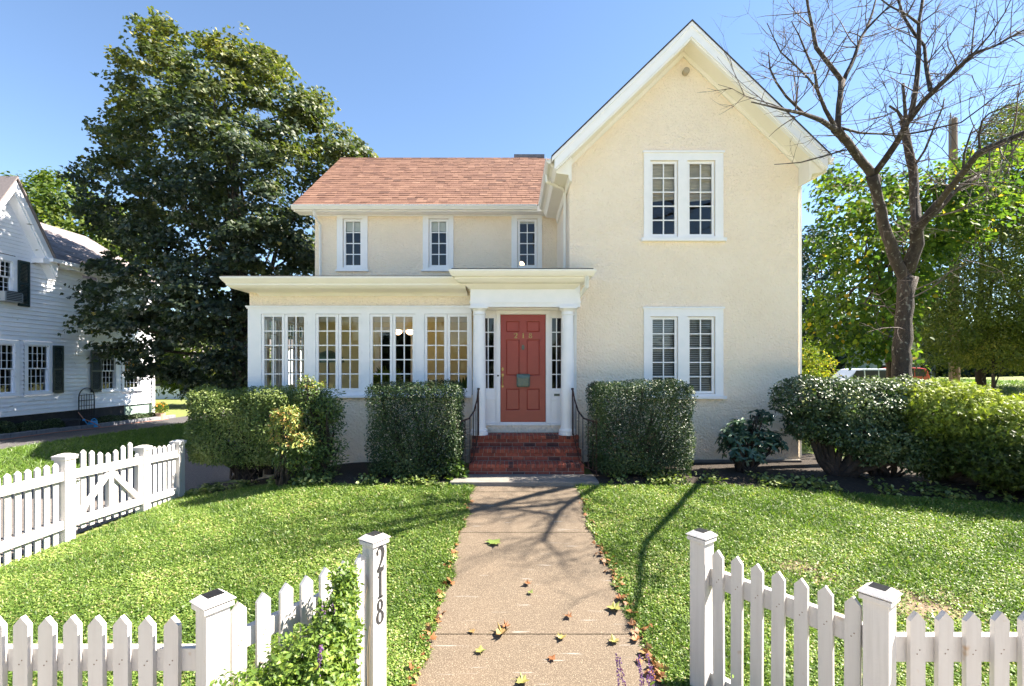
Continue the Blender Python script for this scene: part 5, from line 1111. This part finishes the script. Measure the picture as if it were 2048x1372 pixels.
# grass strip between the drives and bank on the right
x=np.concatenate([rng.uniform(-12.4,-9.05,60000),rng.uniform(6.5,22,70000)]); y=np.concatenate([rng.uniform(6.5,22,60000),rng.uniform(9.6,24,70000)])
P=np.stack([x,y,gz(x,y)],1); setp(mkobj('lawn_grass',leafmesh('g2',P,rng.normal(size=P.shape)*.5+np.array([0,0,1]),.10+.05*rng.random(len(P)),BLADE,np.clip(.3+rng.normal(size=len(P))*.15,0,.8)),M['grass'],None),'grass beyond the drive and on the right bank',None,None,'stuff')
n=170; x=np.concatenate([rng.uniform(-5,-.9,70),rng.uniform(1.4,7,100)]); y=3.9*(7.2/3.9)**rng.random(n); C_=np.stack([x,y,gz(x,y)+.03],1); P=np.repeat(C_,14,axis=0)+rng.normal(size=(n*14,3))*np.array([.05,.05,.008]); N=rng.normal(size=P.shape)*.3+np.array([0,0,1])
setp(leaves('lawn_weed',M['grass'],P,N,.030+.022*rng.random(len(P)),BROAD,None,np.repeat(rng.random(n)*.45,14)),'broad leaved weeds scattered in small patches through the lawn',None,None,'stuff')
# leaf litter along the path edges
n=300; y=3.7*(7.4/3.7)**rng.random(n); left=rng.random(n)<.4; x=np.where(left,np.interp(y,[3.5,4.5,6.2,7.4],[-.90,-.74,-.69,-.64]),np.interp(y,[3.5,4.6,6.2,7.4],[1.24,1.19,1.07,1.05]))+rng.normal(size=n)*.035; k=rng.random(n)<np.where(y>6,.25,.8); x,y=x[k],y[k]
P=np.stack([x,y,gz(x,y)+.022+.02*rng.random(len(x))],1); setp(leaves('leaf_litter',M['litter'],P,rng.normal(size=P.shape)*.5+np.array([0,0,1]),.045+.03*rng.random(len(x)),MAPLE,None,rng.random(len(x))*.75),'small brown fallen leaves caught along the edges of the path',None,None,'stuff')
def fallen(px,py,size,att,curl,label,seed,D=None):
    r_=random.Random(seed); D=F*(CZ+.2)/(py-HY)
    for _ in range(4): zg=gzf(0,D)+.015; D=F*(CZ-zg)/(py-HY)
    x=UX(px,D); tv,tf=MAPLE; a=r_.uniform(0,6.3); mb=MB(); V=[]
    stem=[(-.45,0,.06),(0,0,.02)]
    for (u,v,h) in tv:
        rr=math.hypot(u-.36,v); zz_=curl*rr*rr*.8*(1+.5*math.sin(math.atan2(v,u-.36)*2+seed))+r_.uniform(0,.05)*curl; uu=(u-.36)*(1-.35*curl*rr); vv=v*(1-.35*curl*rr)
        V.append((x+size*(uu*math.cos(a)-vv*math.sin(a)),D+size*(uu*math.sin(a)+vv*math.cos(a)),zg+.004+size*max(0,zz_)))
    for t in tf: mb.cur=min(1,max(0,att+r_.uniform(-.08,.08))); mb.poly([V[i] for i in t])
    s0=V[0]; mb.tube([s0,(s0[0]-size*.4*math.cos(a+.3),s0[1]-size*.4*math.sin(a+.3),zg+.012)],.0018,4)
    o=mb.build('fallen_leaf',M['litter'],None,origin=(x,D,zg)); setp(o,label,'leaf','fallen leaves on the path'); return o
fl=[(988,1085,.20,1.0,.15,'flat bright green leaf, the farthest fallen leaf on the path'),(1055,1168,.09,.2,.8,'small curled orange brown leaf midway along the path'),(1061,1186,.07,.95,.7,'tiny green leaf just in front of the orange brown one midway along the path'),
(1003,1268,.17,.62,1.0,'large crumpled green and brown leaf on the crack across the path'),(1012,1254,.10,.15,1.0,'dark red brown leaf tucked behind the large crumpled leaf'),(1137,1234,.09,.35,.9,'curled tan leaf on the right half of the path beyond the crack'),
(1123,1276,.10,.85,.7,'yellow green leaf lying on the crack right of the large crumpled leaf'),(961,1303,.10,.9,.6,'dull green leaf left of centre, nearer than the crack'),(1104,1318,.08,.08,.5,'small orange leaf alone on the near slab of the path'),
(1228,1284,.11,.80,.8,'olive leaf near the right edge of the near slab'),(1044,1364,.13,.86,.7,'yellow green leaf at the very front centre of the path'),(944,1263,.07,.6,.3,'small yellow leaf left of the large crumpled leaf'),
(1230,1218,.16,.88,.6,'pale green leaf on the right path edge with an orange leaf behind it'),(1240,1198,.12,.15,.8,'bright orange leaf behind the pale green one on the right path edge'),(1265,1250,.10,.22,.8,'orange brown leaf at the right path edge beside the crack'),(1272,1280,.12,.25,.9,'rust leaf on the right path edge just nearer than the crack'),
(1585,1010,.13,.55,.4,'single yellow leaf lying on the right lawn')]
for i,(px,py,s,a,c,l) in enumerate(fl): fallen(px,py,s,a,c,l,100+i)
# ================================================================ NEIGHBOURING HOUSE
NX=-15.2; NH=thing('neighbour_house','white clapboard house with dark green shutters and grey shingle roof at the left edge','house',(NX,15,gzf(NX,15)))
yN=lambda px,X=NX: -X*F/(CX-px)
def zN(py,px,X=NX): return CZ+(HY-py)/F*yN(px,X)
Y0,Y1=9.0,yN(304); ZB=.42; ZE=zN(545,190)-.05
def NP(u,d,z): return (NX-d,u,z)     # d into the house
wins=[]
def nwin(px0,px1,pt,pb,rows=3): 
    u0,u1=yN(px0),yN(px1); pm=(px0+px1)/2; wins.append((u0,u1,zN(pb,pm),zN(pt,pm)))
nwin(-22,28,688,787); nwin(54,96,691,783); nwin(199,230,705,779); nwin(247,279,712,777); nwin(-22,23,519,584); nwin(170,188,566,590)
def clap(mb,u0,u1,z0,z1,holes,step=.135):
    z=z0
    while z<z1-.01:
        zt_=min(z+step,z1); spans=[(u0,u1)]
        for h in holes:
            if h[2]-.0<zt_ and h[3]>z:
                ns=[]
                for a,b in spans:
                    if h[1]<=a or h[0]>=b: ns.append((a,b)); continue
                    if h[0]>a: ns.append((a,h[0]))
                    if h[1]<b: ns.append((h[1],b))
                spans=ns
        for a,b in spans: mb.hexa([NP(a,-.046,z),NP(b,-.046,z),NP(b,.01,z),NP(a,.01,z),NP(a,-.004,zt_),NP(b,-.004,zt_),NP(b,.01,zt_),NP(a,.01,zt_)])
        z+=step
hw_=[(a-.12,b+.12,c-.08,d+.12) for a,b,c,d in wins]
gx_ap=(yN(8),zN(352,8)); gx_r=(yN(118,NX+.4),zN(528,118,NX+.4)); band=(zN(528,94))
mb=MB(); clap(mb,Y0,Y1,ZB,ZE,hw_)
# gable above
hg=gx_ap[0]; slope=(gx_ap[1]-gx_r[1])/(gx_r[0]-hg); z=ZE
while z<gx_ap[1]-.15:
    half=(gx_ap[1]-z-.1)/slope
    if half>.05: mb.hexa([NP(hg-half,-.022,z),NP(hg+half,-.022,z),NP(hg+half,.01,z),NP(hg-half,.01,z),NP(hg-half+.04,-.004,z+.115),NP(hg+half-.04,-.004,z+.115),NP(hg+half-.04,.01,z+.115),NP(hg-half+.04,.01,z+.115)])
    z+=.115
mb.build('siding',M['siding'],NH)
mb=MB(); mb.quad((NX-.05,Y1,-.4),(NX-8,Y1,-.4),(NX-8,Y1,ZE),(NX-.05,Y1,ZE)); mb.quad((NX-8,Y0,-.4),(NX-8,Y1,-.4),(NX-8,Y1,ZE),(NX-8,Y0,ZE)); mb.quad((NX-.2,Y0,ZB),(NX-.2,Y1,ZB),(NX-.2,Y1,ZE),(NX-.2,Y0,ZE)) if False else None
mb.quad((NX,Y0,-.4),(NX-8,Y0,-.4),(NX-8,Y0,ZE),(NX,Y0,ZE)); mb.build('wall',M['siding'],NH)
mb=MB(); mb.box(NX-.1,NX-.03,Y0,yN(250),-.5,ZB-.001); mb.build('basement_wall',M['basement'],NH)
mb=MB(); mb.box(NX-.1,NX-.028,yN(250),Y1,-.5,ZB-.001); mb.build('basement_wall',M['greenbase'],NH)
mb=MB(); mb.box(NX-.02,NX+.04,Y0,Y1,ZB-.03,ZB+.10); mb.box(NX-.03,NX+.035,Y1-.06,Y1+.05,ZB-.02,ZE); mb.hexa([(NX-.02,Y0,band-.14),(NX+.03,Y0,band-.14),(NX+.03,yN(100),band-.14),(NX-.02,yN(100),band-.14),(NX-.02,Y0,band),(NX+.03,Y0,band),(NX+.03,yN(100),band),(NX-.02,yN(100),band)])
mb.build('trim',M['siding'],NH)
mb=MB(); mb.tube([(NX+.10,Y1-.05,-.2),(NX+.10,Y1-.05,ZE)],.05,6); mb.build('downspout',M['white'],NH)
for i,(a,b,c,d) in enumerate(wins):
    mb=MB(); holes_wall(mb,a-.12,b+.12,c-.06,d+.12,[(a,b,c,d)],lambda u,dd,z:NP(u,dd-.045,z),.16)
    mb.hexa([NP(a-.16,-.08,c-.10),NP(b+.16,-.08,c-.10),NP(b+.16,0,c-.10),NP(a-.16,0,c-.10),NP(a-.16,-.08,c-.06),NP(b+.16,-.08,c-.06),NP(b+.16,0,c-.06),NP(a-.16,0,c-.06)])
    wn=mb.build('window',M['siding'],NH); mid=(c+d)/2; nc=4 if i<5 else 3
    sash(wn,NP,a,b,mid-.015,d,nc,3,d=.0,stile=.035,bar=.014,m=M['siding']); sash(wn,NP,a,b,c,mid+.015,nc,3,d=.045,stile=.035,bar=.014,m=M['siding'])
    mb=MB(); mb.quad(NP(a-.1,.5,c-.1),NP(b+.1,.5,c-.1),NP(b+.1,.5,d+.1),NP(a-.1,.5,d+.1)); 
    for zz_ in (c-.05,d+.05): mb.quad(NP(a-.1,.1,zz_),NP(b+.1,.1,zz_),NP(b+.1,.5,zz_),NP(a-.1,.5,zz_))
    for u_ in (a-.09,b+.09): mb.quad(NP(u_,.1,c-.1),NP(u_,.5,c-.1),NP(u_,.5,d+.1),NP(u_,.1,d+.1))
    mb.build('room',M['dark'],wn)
    if i==3: mb=MB(); mb.quad(NP(a,.14,mid),NP(b,.14,mid),NP(b,.14,d),NP(a,.14,d)); mb.build('window_shade',mat('orange_shade',(.62,.34,.08),.8),wn)
def shutter(px0,px1,pt,pb):
    a,b=yN(px0),yN(px1); pm=(px0+px1)/2; z0,z1=zN(pb,pm),zN(pt,pm); mb=MB(); d0=-.085
    for u,v,s,e in ((a,a+.05,z0,z1),(b-.05,b,z0,z1),(a+.05,b-.05,z0,z0+.08),(a+.05,b-.05,z1-.08,z1),(a+.05,b-.05,(z0+z1)/2-.04,(z0+z1)/2+.04)): pbox(mb,NP,u,v,d0,d0+.035,s,e)
    z=z0+.09
    while z<z1-.1:
        mb.hexa([NP(a+.05,d0+.004,z),NP(b-.05,d0+.004,z),NP(b-.05,d0+.03,z+.03),NP(a+.05,d0+.03,z+.03),NP(a+.05,d0+.004,z+.008),NP(b-.05,d0+.004,z+.008),NP(b-.05,d0+.03,z+.038),NP(a+.05,d0+.03,z+.038)]); z+=.042
    mb.build('shutter',M['shutter'],NH)
shutter(102,123,691,786); shutter(178,199,700,784); shutter(32,55,522,613)
# roofs: cross gable rake, and grey roof beyond
def rk2(mb,x0,x1,o0,o1):
    for sg in (-1,1):
        ya=gx_ap[0]; ye=ya+sg*(gx_r[0]-ya); zt_,ze=gx_ap[1],gx_r[1]
        mb.hexa([(x0,ya,zt_-o1),(x1,ya,zt_-o1),(x1,ye,ze-o1),(x0,ye,ze-o1),(x0,ya,zt_-o0),(x1,ya,zt_-o0),(x1,ye,ze-o0),(x0,ye,ze-o0)])
mb=MB(); rk2(mb,NX-.02,NX+.36,.10,.42); rk2(mb,NX-.02,NX+.30,.42,.50); mb.build('rake_board',M['siding'],NH)
mb=MB(); mb.cur=.2; rk2(mb,NX-6,NX+.42,.0,.07); mb.build('roof',M['shinglegrey'],NH)
R0=(yN(118,NX+.4),zN(522,118,NX+.4)); R1=(Y1+.3,ZE+.1)
rx=-19.6; rz0=CZ+(HY-443)/F*(-rx*F/(CX-74)); ry0=-rx*F/(CX-74); ry1=-rx*F/(CX-173)
mb=MB(); rs=random.Random(2); rows=26; xe=NX+.40
for r in range(rows):
    t0,t1=r/rows,min(1,(r+1.2)/rows); x0_,x1_=xe+(rx-xe)*t0,xe+(rx-xe)*t1; ze=ZE+.08; z0_,z1_=ze+(rz0-ze)*t0,ze+(rz0-ze)*t1
    ya=gx_r[0]-.05-(z0_-ze)/slope; yb=Y1+.35+(ry1-Y1-.35)*t0; y=ya-rs.random()*.3
    while y<yb:
        s,e=max(y,ya),min(y+.3,yb); y+=.3; mb.cur=min(1,max(0,rs.gauss(.5,.25)))
        if e-s<.03: continue
        mb.hexa([(x0_,s,z0_),(x1_,s,z1_-.01),(x1_,e,z1_-.01),(x0_,e,z0_),(x0_,s,z0_+.02),(x1_,s,z1_+.004),(x1_,e,z1_+.004),(x0_,e,z0_+.02)])
mb.cur=.3; mb.poly([(xe,Y1+.35,ZE+.08),(rx,ry1,rz0),(-24,Y1+.35,ZE+.08)]); mb.build('roof',M['shinglegrey'],NH)
mb=MB(); mb.box(NX+.02,NX+.38,gx_r[0]-.5,Y1+.35,ZE-.10,ZE+.06); mb.box(NX+.38,NX+.50,gx_r[0]-.3,Y1+.35,ZE-.02,ZE+.09); mb.build('eave_board',M['siding'],NH)
AC=thing('window_air_conditioner','grey window air conditioner in the upper window of the white neighbouring house','air conditioner',(NX+.1,yN(5),zN(604,5)))
a,b=yN(-12),yN(26); z0,z1=zN(604,8),zN(584,8); mb=MB(); mb.box(NX+.05,NX+.32,a,b,z0,z1); mb.build('case',mat('grey_plastic',(.22,.25,.28),.6),AC,bevel=.02); mb=MB()
for k in range(6): mb.box(NX+.321,NX+.325,a+.05,b-.05,z0+.04+k*.05,z0+.065+k*.05)
mb.build('grille',M['basement'],AC)
# bed of low bushes below, trellis, cans and hose
def lowbush(px0,px1,pt,label,seed,m=None):
    X=-14.95; a,b=yN(px0,X),yN(px1,X); pm=(px0+px1)/2; zt_=zN(pt,pm,X); g0=gzf(X,(a+b)/2); rng=np.random.default_rng(seed); t=thing('clipped_bush',label,'bush',(X,(a+b)/2,g0),0,'low clipped bushes below the white house')
    c=(X,(a+b)/2,(zt_+g0)/2+.02); P,N=ell_shell(c,(.26,(b-a)/2*1.05,(zt_-g0)/2+.03),4200,rng,.2,-.7,.03); leafy('foliage',m or M['boxhedge'],P,N,.045,OVAL,t,rng); mb=MB(); mb.lathe(X,(a+b)/2,[(.02,g0-.05),(.02,zt_-.1)],6); mb.build('stem',M['darkbark'],t)
for i,(p0,p1,pt,l) in enumerate(((-30,28,846,'low clipped bush at the left edge, below the basement window'),(30,92,845,'long low clipped bush below the shuttered window of the white house'),(88,122,841,'small clipped bush left of the dark compost bin'),(196,238,834,'low clipped bush right of the blue watering can'),(234,256,833,'second clipped bush right of the blue watering can'),(256,294,830,'clipped bush third from the blue watering can'),(292,312,828,'last clipped bush beside the orange flower pot at the wall corner'))): lowbush(p0,p1,pt,l,200+i)
X=-14.85; mb=MB(); ca,cb=yN(122,X),yN(153,X); cm=(ca+cb)/2; g0=gzf(X,cm); zt_=zN(838,138,X); mb.lathe(X,cm,[(.25,g0),(.28,zt_-.08),(.30,zt_-.07),(.30,zt_-.02),(.2,zt_),(.02,zt_+.01)],16); setp(mb.build('compost_bin',M['basement'],None,origin=(X,cm,g0)),'dark round lidded bin among the low bushes','bin')
TR=thing('trellis','black arched metal garden trellis against the white clapboard wall','trellis',(NX+.12,yN(167),0)); mb=MB(); a,b=yN(152),yN(183); c=(a+b)/2; X=NX+.1; zb_=gzf(X,c); zt_=zN(776,167); rr=(b-a)/2; mb.tube([(X,a,zb_),(X,a,zt_-rr)]+[(X,c-rr*math.cos(t),zt_-rr+rr*math.sin(t)) for t in np.linspace(.3,math.pi-.3,9)]+[(X,b,zt_-rr),(X,b,zb_)],.018,6); mb.build('frame',M['basement'],TR)
mb=MB()
for k in range(1,6): y=a+(b-a)*k/6; mb.tube([(X,y,zb_+.1),(X,y,zt_-rr+.1*math.sin(math.pi*k/6))],.010,4)
for k in range(1,6): mb.tube([(X,a,zb_+.2+k*.19),(X,b,zb_+.2+k*.19)],.010,4)
mb.build('bar',M['basement'],TR)
WC=thing('watering_can','bright blue watering can standing on the granite kerb','watering can',(-14.5,yN(186,-14.5),0)); X=-14.6; y=yN(186,X); g0=zN(854,186,X); blue=mat('blue_plastic',(.02,.30,.62),.4); mb=MB(); mb.lathe(X,y,[(.13,g0),(.135,g0+.02),(.12,g0+.2),(.10,g0+.21),(.02,g0+.215)],16); mb.build('body',blue,WC,smooth=False)
mb=MB(); mb.tube([(X,y-.11,g0+.06),(X,y-.25,g0+.17),(X,y-.33,g0+.27)],[.022,.016,.014],8); mb.tube([(X,y-.33,g0+.27),(X,y-.36,g0+.29)],[.02,.045],8); mb.build('spout',blue,WC); mb=MB(); mb.tube([(X,y-.07,g0+.2),(X,y-.04,g0+.27),(X,y+.06,g0+.29),(X,y+.15,g0+.22),(X,y+.14,g0+.08)],.014,8); mb.build('handle',blue,WC)
mb=MB(); pts=[(yN(120,X),.12),(yN(135,X),.18),(yN(141,X),.30)]; hy=[(-14.3+.05*math.sin(y*2),y,gzf(-14.3,y)+.035) for y in np.arange(11,20,.3)]
mb.tube(hy,.014,6); mb.tube([(-14.75,yN(165,X),.35),(-14.62,yN(168,X),.12),(-14.45,yN(176,X),-.02),(-14.3,yN(188,X),gzf(-14.3,18)+.03)],.014,6); setp(mb.build('garden_hose',mat('terracotta_hose',(.36,.16,.11),.6),None,origin=(-14.3,15,-.1)),'reddish garden hose lying along the granite kerb','hose')
FPt=thing('flower_pot','orange flowers in a small pot at the corner of the white house','flower pot',(-14.6,yN(320,-14.6),gzf(-14.6,19.7))); X=-14.6; y=yN(321,X); g0=gzf(X,y); mb=MB(); mb.lathe(X,y,[(.13,g0),(.19,g0+.26),(.2,g0+.28)],14); mb.build('pot',mat('terracotta',(.55,.36,.25),.8),FPt)
rng=np.random.default_rng(9); P,N=ell_shell((X,y,g0+.48),(.26,.26,.24),500,rng,.6); leafy('foliage',M['lime'],P,N,.07,OVAL,FPt,rng); P,N=ell_shell((X,y,g0+.58),(.22,.22,.18),90,rng,.1,.0); leafy('flower',mat('orange_flower',(.75,.22,.02),.6),P,N,.06,BROAD,FPt,rng)
# ================================================================ BEYOND
def far_house(label,x0,x1,y0,y1,h,roofh,mw,mr,nwin=3):
    t=thing('far_house',label,'house',((x0+x1)/2,y0,gzf((x0+x1)/2,y0))); g0=gzf((x0+x1)/2,y0)-.2; mb=MB(); mb.box(x0,x1,y0,y1,g0,g0+h); ym=(y0+y1)/2; mb.poly([(x0,y0,g0+h),(x0,ym,g0+h+roofh),(x0,y1,g0+h)]); mb.poly([(x1,y0,g0+h),(x1,y1,g0+h),(x1,ym,g0+h+roofh)]); mb.build('wall',mw,t)
    mb=MB(); 
    for sg in (0,1):
        ye=y0-.3 if sg==0 else y1+.3; mb.hexa([(x0-.3,ye,g0+h-.15),(x1+.3,ye,g0+h-.15),(x1+.3,ym,g0+h+roofh),(x0-.3,ym,g0+h+roofh),(x0-.3,ye,g0+h),(x1+.3,ye,g0+h),(x1+.3,ym,g0+h+roofh+.15),(x0-.3,ym,g0+h+roofh+.15)])
    mb.build('roof',mr,t)
    for i in range(nwin):
        xc=x0+(x1-x0)*(i+.5)/nwin; mb=MB(); holes_wall(mb,xc-.6,xc+.6,g0+1.0,g0+2.4,[(xc-.5,xc+.5,g0+1.1,g0+2.3)],lambda u,d,z:(u,y0-.05+d,z),.05); w_=mb.build('window',M['white'],t); mb=MB(); mb.quad((xc-.5,y0-.01,g0+1.1),(xc+.5,y0-.01,g0+1.1),(xc+.5,y0-.01,g0+2.3),(xc-.5,y0-.01,g0+2.3)); mb.build('glass',M['solar'],w_)
    return t
far_house('low white house seen past the corner of the clapboard house',-26,-16.6,33,40,3.0,1.4,M['siding'],M['shinglegrey'],3)
far_house('pale green building beyond the parked cars',35,41,46,54,4.8,1.6,mat('pale_green_wall',(.36,.42,.36),.8),M['shinglegrey'],3)
def car(label,cx,y,L,col,seed,roofh=1.72,suv=True):
    g0=gzf(cx,y)+.02; t=thing('parked_car',label,'car',(cx,y,g0),0,'cars parked beyond the right corner'); x0=cx-L/2; hw_=.9
    prof=[(0,.35),(0,.85),(.08,.98),(1.05,1.10),(1.75,roofh-.08),(2.1,roofh),(L-.9,roofh),(L-.25,roofh-.12),(L-.02,1.0),(L,.4),(L-.3,.3),(.3,.28)]
    mb=MB(); mb.prism([(x0+a,y-hw_,g0+b) for a,b in prof],(0,2*hw_,0)); mb.build('body',mat('car_paint',col,.25,spec=.7),t,bevel=.06)
    for (a,b,c,d) in ((1.30,2.15,1.62,2.10),(2.25,3.05,2.2,3.05),(3.15,L-.35,3.12,L-.55)):
        mb=MB(); mb.prism([(x0+a,y-hw_-.012,g0+1.12),(x0+b,y-hw_-.012,g0+1.12),(x0+d,y-hw_-.012,g0+roofh-.12),(x0+c,y-hw_-.012,g0+roofh-.12)],(0,.02,0)); mb.build('window',M['solar'],t)
    for wx in (.85,L-.9):
        w_=MB(); w_.tube([(x0+wx,y-hw_-.02,g0+.34),(x0+wx,y-hw_+.22,g0+.34)],.34,20); ww_=w_.build('wheel',M['basement'],t); w_=MB(); w_.tube([(x0+wx,y-hw_-.03,g0+.34),(x0+wx,y-hw_-.018,g0+.34)],.2,16); w_.build('rim',M['kerb'],ww_)
car('silver white sport utility vehicle whose roof shows above the rounded shrub',UX(1712,32),32,4.5,(.55,.58,.62),1,1.78-gzf(22,32))
car('red car farther back behind the silver vehicle',UX(1790,40),40,4.4,(.45,.06,.04),2,1.75-gzf(28,40)+.1)
UP=thing('utility_pole','tan weathered utility pole with cut top rising behind the lime green tree','pole',(UX(1909,19),19,gzf(17.7,19))); mb=MB(); xx=UX(1909,19); mb.tube([(xx,19,gzf(xx,19)-.2),(xx-.06,19,UZ(238,19))],[.18,.14],12); mb.build('pole',mat('tan_pole_wood',(.30,.21,.14),.9,(.2,.14,.10),8,5,streak=(1,1,.1)),UP); mb=MB(); mb.tube([(xx-.25,18.9,UZ(300,19)),(xx-.25,18.9,UZ(228,19))],.025,6); mb.build('conduit',M['kerb'],UP)
# things inside the sunroom
LP=thing('table_lamp','lamp with green glass shade standing in the sunroom behind the second window','lamp',(UX(657,10.6),10.6,.75)); x=LP.location.x; mb=MB(); mb.tube([(x,10.6,.75),(x,10.6,2.05)],.018,8); mb.lathe(x,10.6,[(.16,.752),(.14,.77),(.02,.80)],14); mb.build('stand',M['iron'],LP); mb=MB(); mb.lathe(x,10.6,[(.34,1.98),(.30,2.10),(.18,2.20),(.05,2.25)],18); mb.build('lamp_shade',mat('green_glass_shade',(.05,.14,.13),.3,(.12,.22,.16),30,2),LP)
PPt=thing('potted_palm','spiky potted plant in a terracotta pot inside the sunroom','potted plant',(UX(775,10.4),10.4,.75)); x=PPt.location.x; mb=MB(); mb.lathe(x,10.4,[(.13,1.1),(.18,1.4),(.19,1.42)],14); mb.build('pot',mat('terracotta_red',(.40,.14,.08),.8),PPt); mb=MB(); mb.lathe(x,10.4,[(.2,.752),(.2,.8),(.03,.82),(.03,1.05),(.2,1.07),(.2,1.099)],12); mb.build('stand',M['darkbark'],PPt)
rng=np.random.default_rng(3); v=rsph(70,rng); v[:,2]=np.abs(v[:,2])*.9+.1; P=np.tile(np.array([(x,10.4,1.45)]),(70,1)); leaves('foliage',M['sage'],P,np.cross(v,rng.normal(size=v.shape)),.5,(LONG[0]*np.array([1,.35,1]),LONG[1]),PPt,rng.random(70)*.5,v)
x=UX(925,9.9); P3=thing('potted_palm','spiky green plant at the right end of the sunroom sill','potted plant',(x,9.9,.75)); mb=MB(); mb.lathe(x,9.9,[(.12,.752),(.15,1.05),(.16,1.3)],12); mb.build('pot',M['white'],P3); v=rsph(60,rng); v[:,2]=np.abs(v[:,2])*.8+.1; P=np.tile(np.array([(x,9.9,1.3)]),(60,1)); leaves('foliage',M['sage'],P,np.cross(v,rng.normal(size=v.shape)),.42,(LONG[0]*np.array([1,.3,1]),LONG[1]),P3,rng.random(60)*.5,v)
CH=thing('ceiling_lamp','lit lamp with pale glass shades hanging inside beyond the third sunroom window','lamp',(UX(808,10.9),10.9,2.75)); x=CH.location.x
em=bpy.data.materials.new('lit_glass_shade'); em.use_nodes=True; b_=em.node_tree.nodes['Principled BSDF']; b_.inputs['Base Color'].default_value=(.8,.6,.4,1); b_.inputs['Emission Color'].default_value=(1,.62,.32,1); b_.inputs['Emission Strength'].default_value=1.6
mb=MB(); mb.tube([(x,10.9,3.11),(x,10.9,2.72)],.012,6); mb.build('stem',M['brass'],CH)
for dx in (-.14,.14): mb=MB(); mb.lathe(x+dx,10.9,[(.03,2.62),(.09,2.66),(.10,2.72),(.04,2.74)],12); mb.build('lamp_shade',em,CH)
CH2=thing('bedside_lamp','small glowing lamp behind the right upper window over the porch','lamp',(UX(1043,12.6),12.6,3.36)); x=CH2.location.x; mb=MB(); mb.lathe(x,12.6,[(.03,4.52),(.07,4.56),(.08,4.62),(.03,4.68)],12); mb.build('lamp_shade',em,CH2); mb=MB(); mb.tube([(x,12.6,3.36),(x,12.6,4.52)],.015,6); mb.build('stand',M['brass'],CH2)
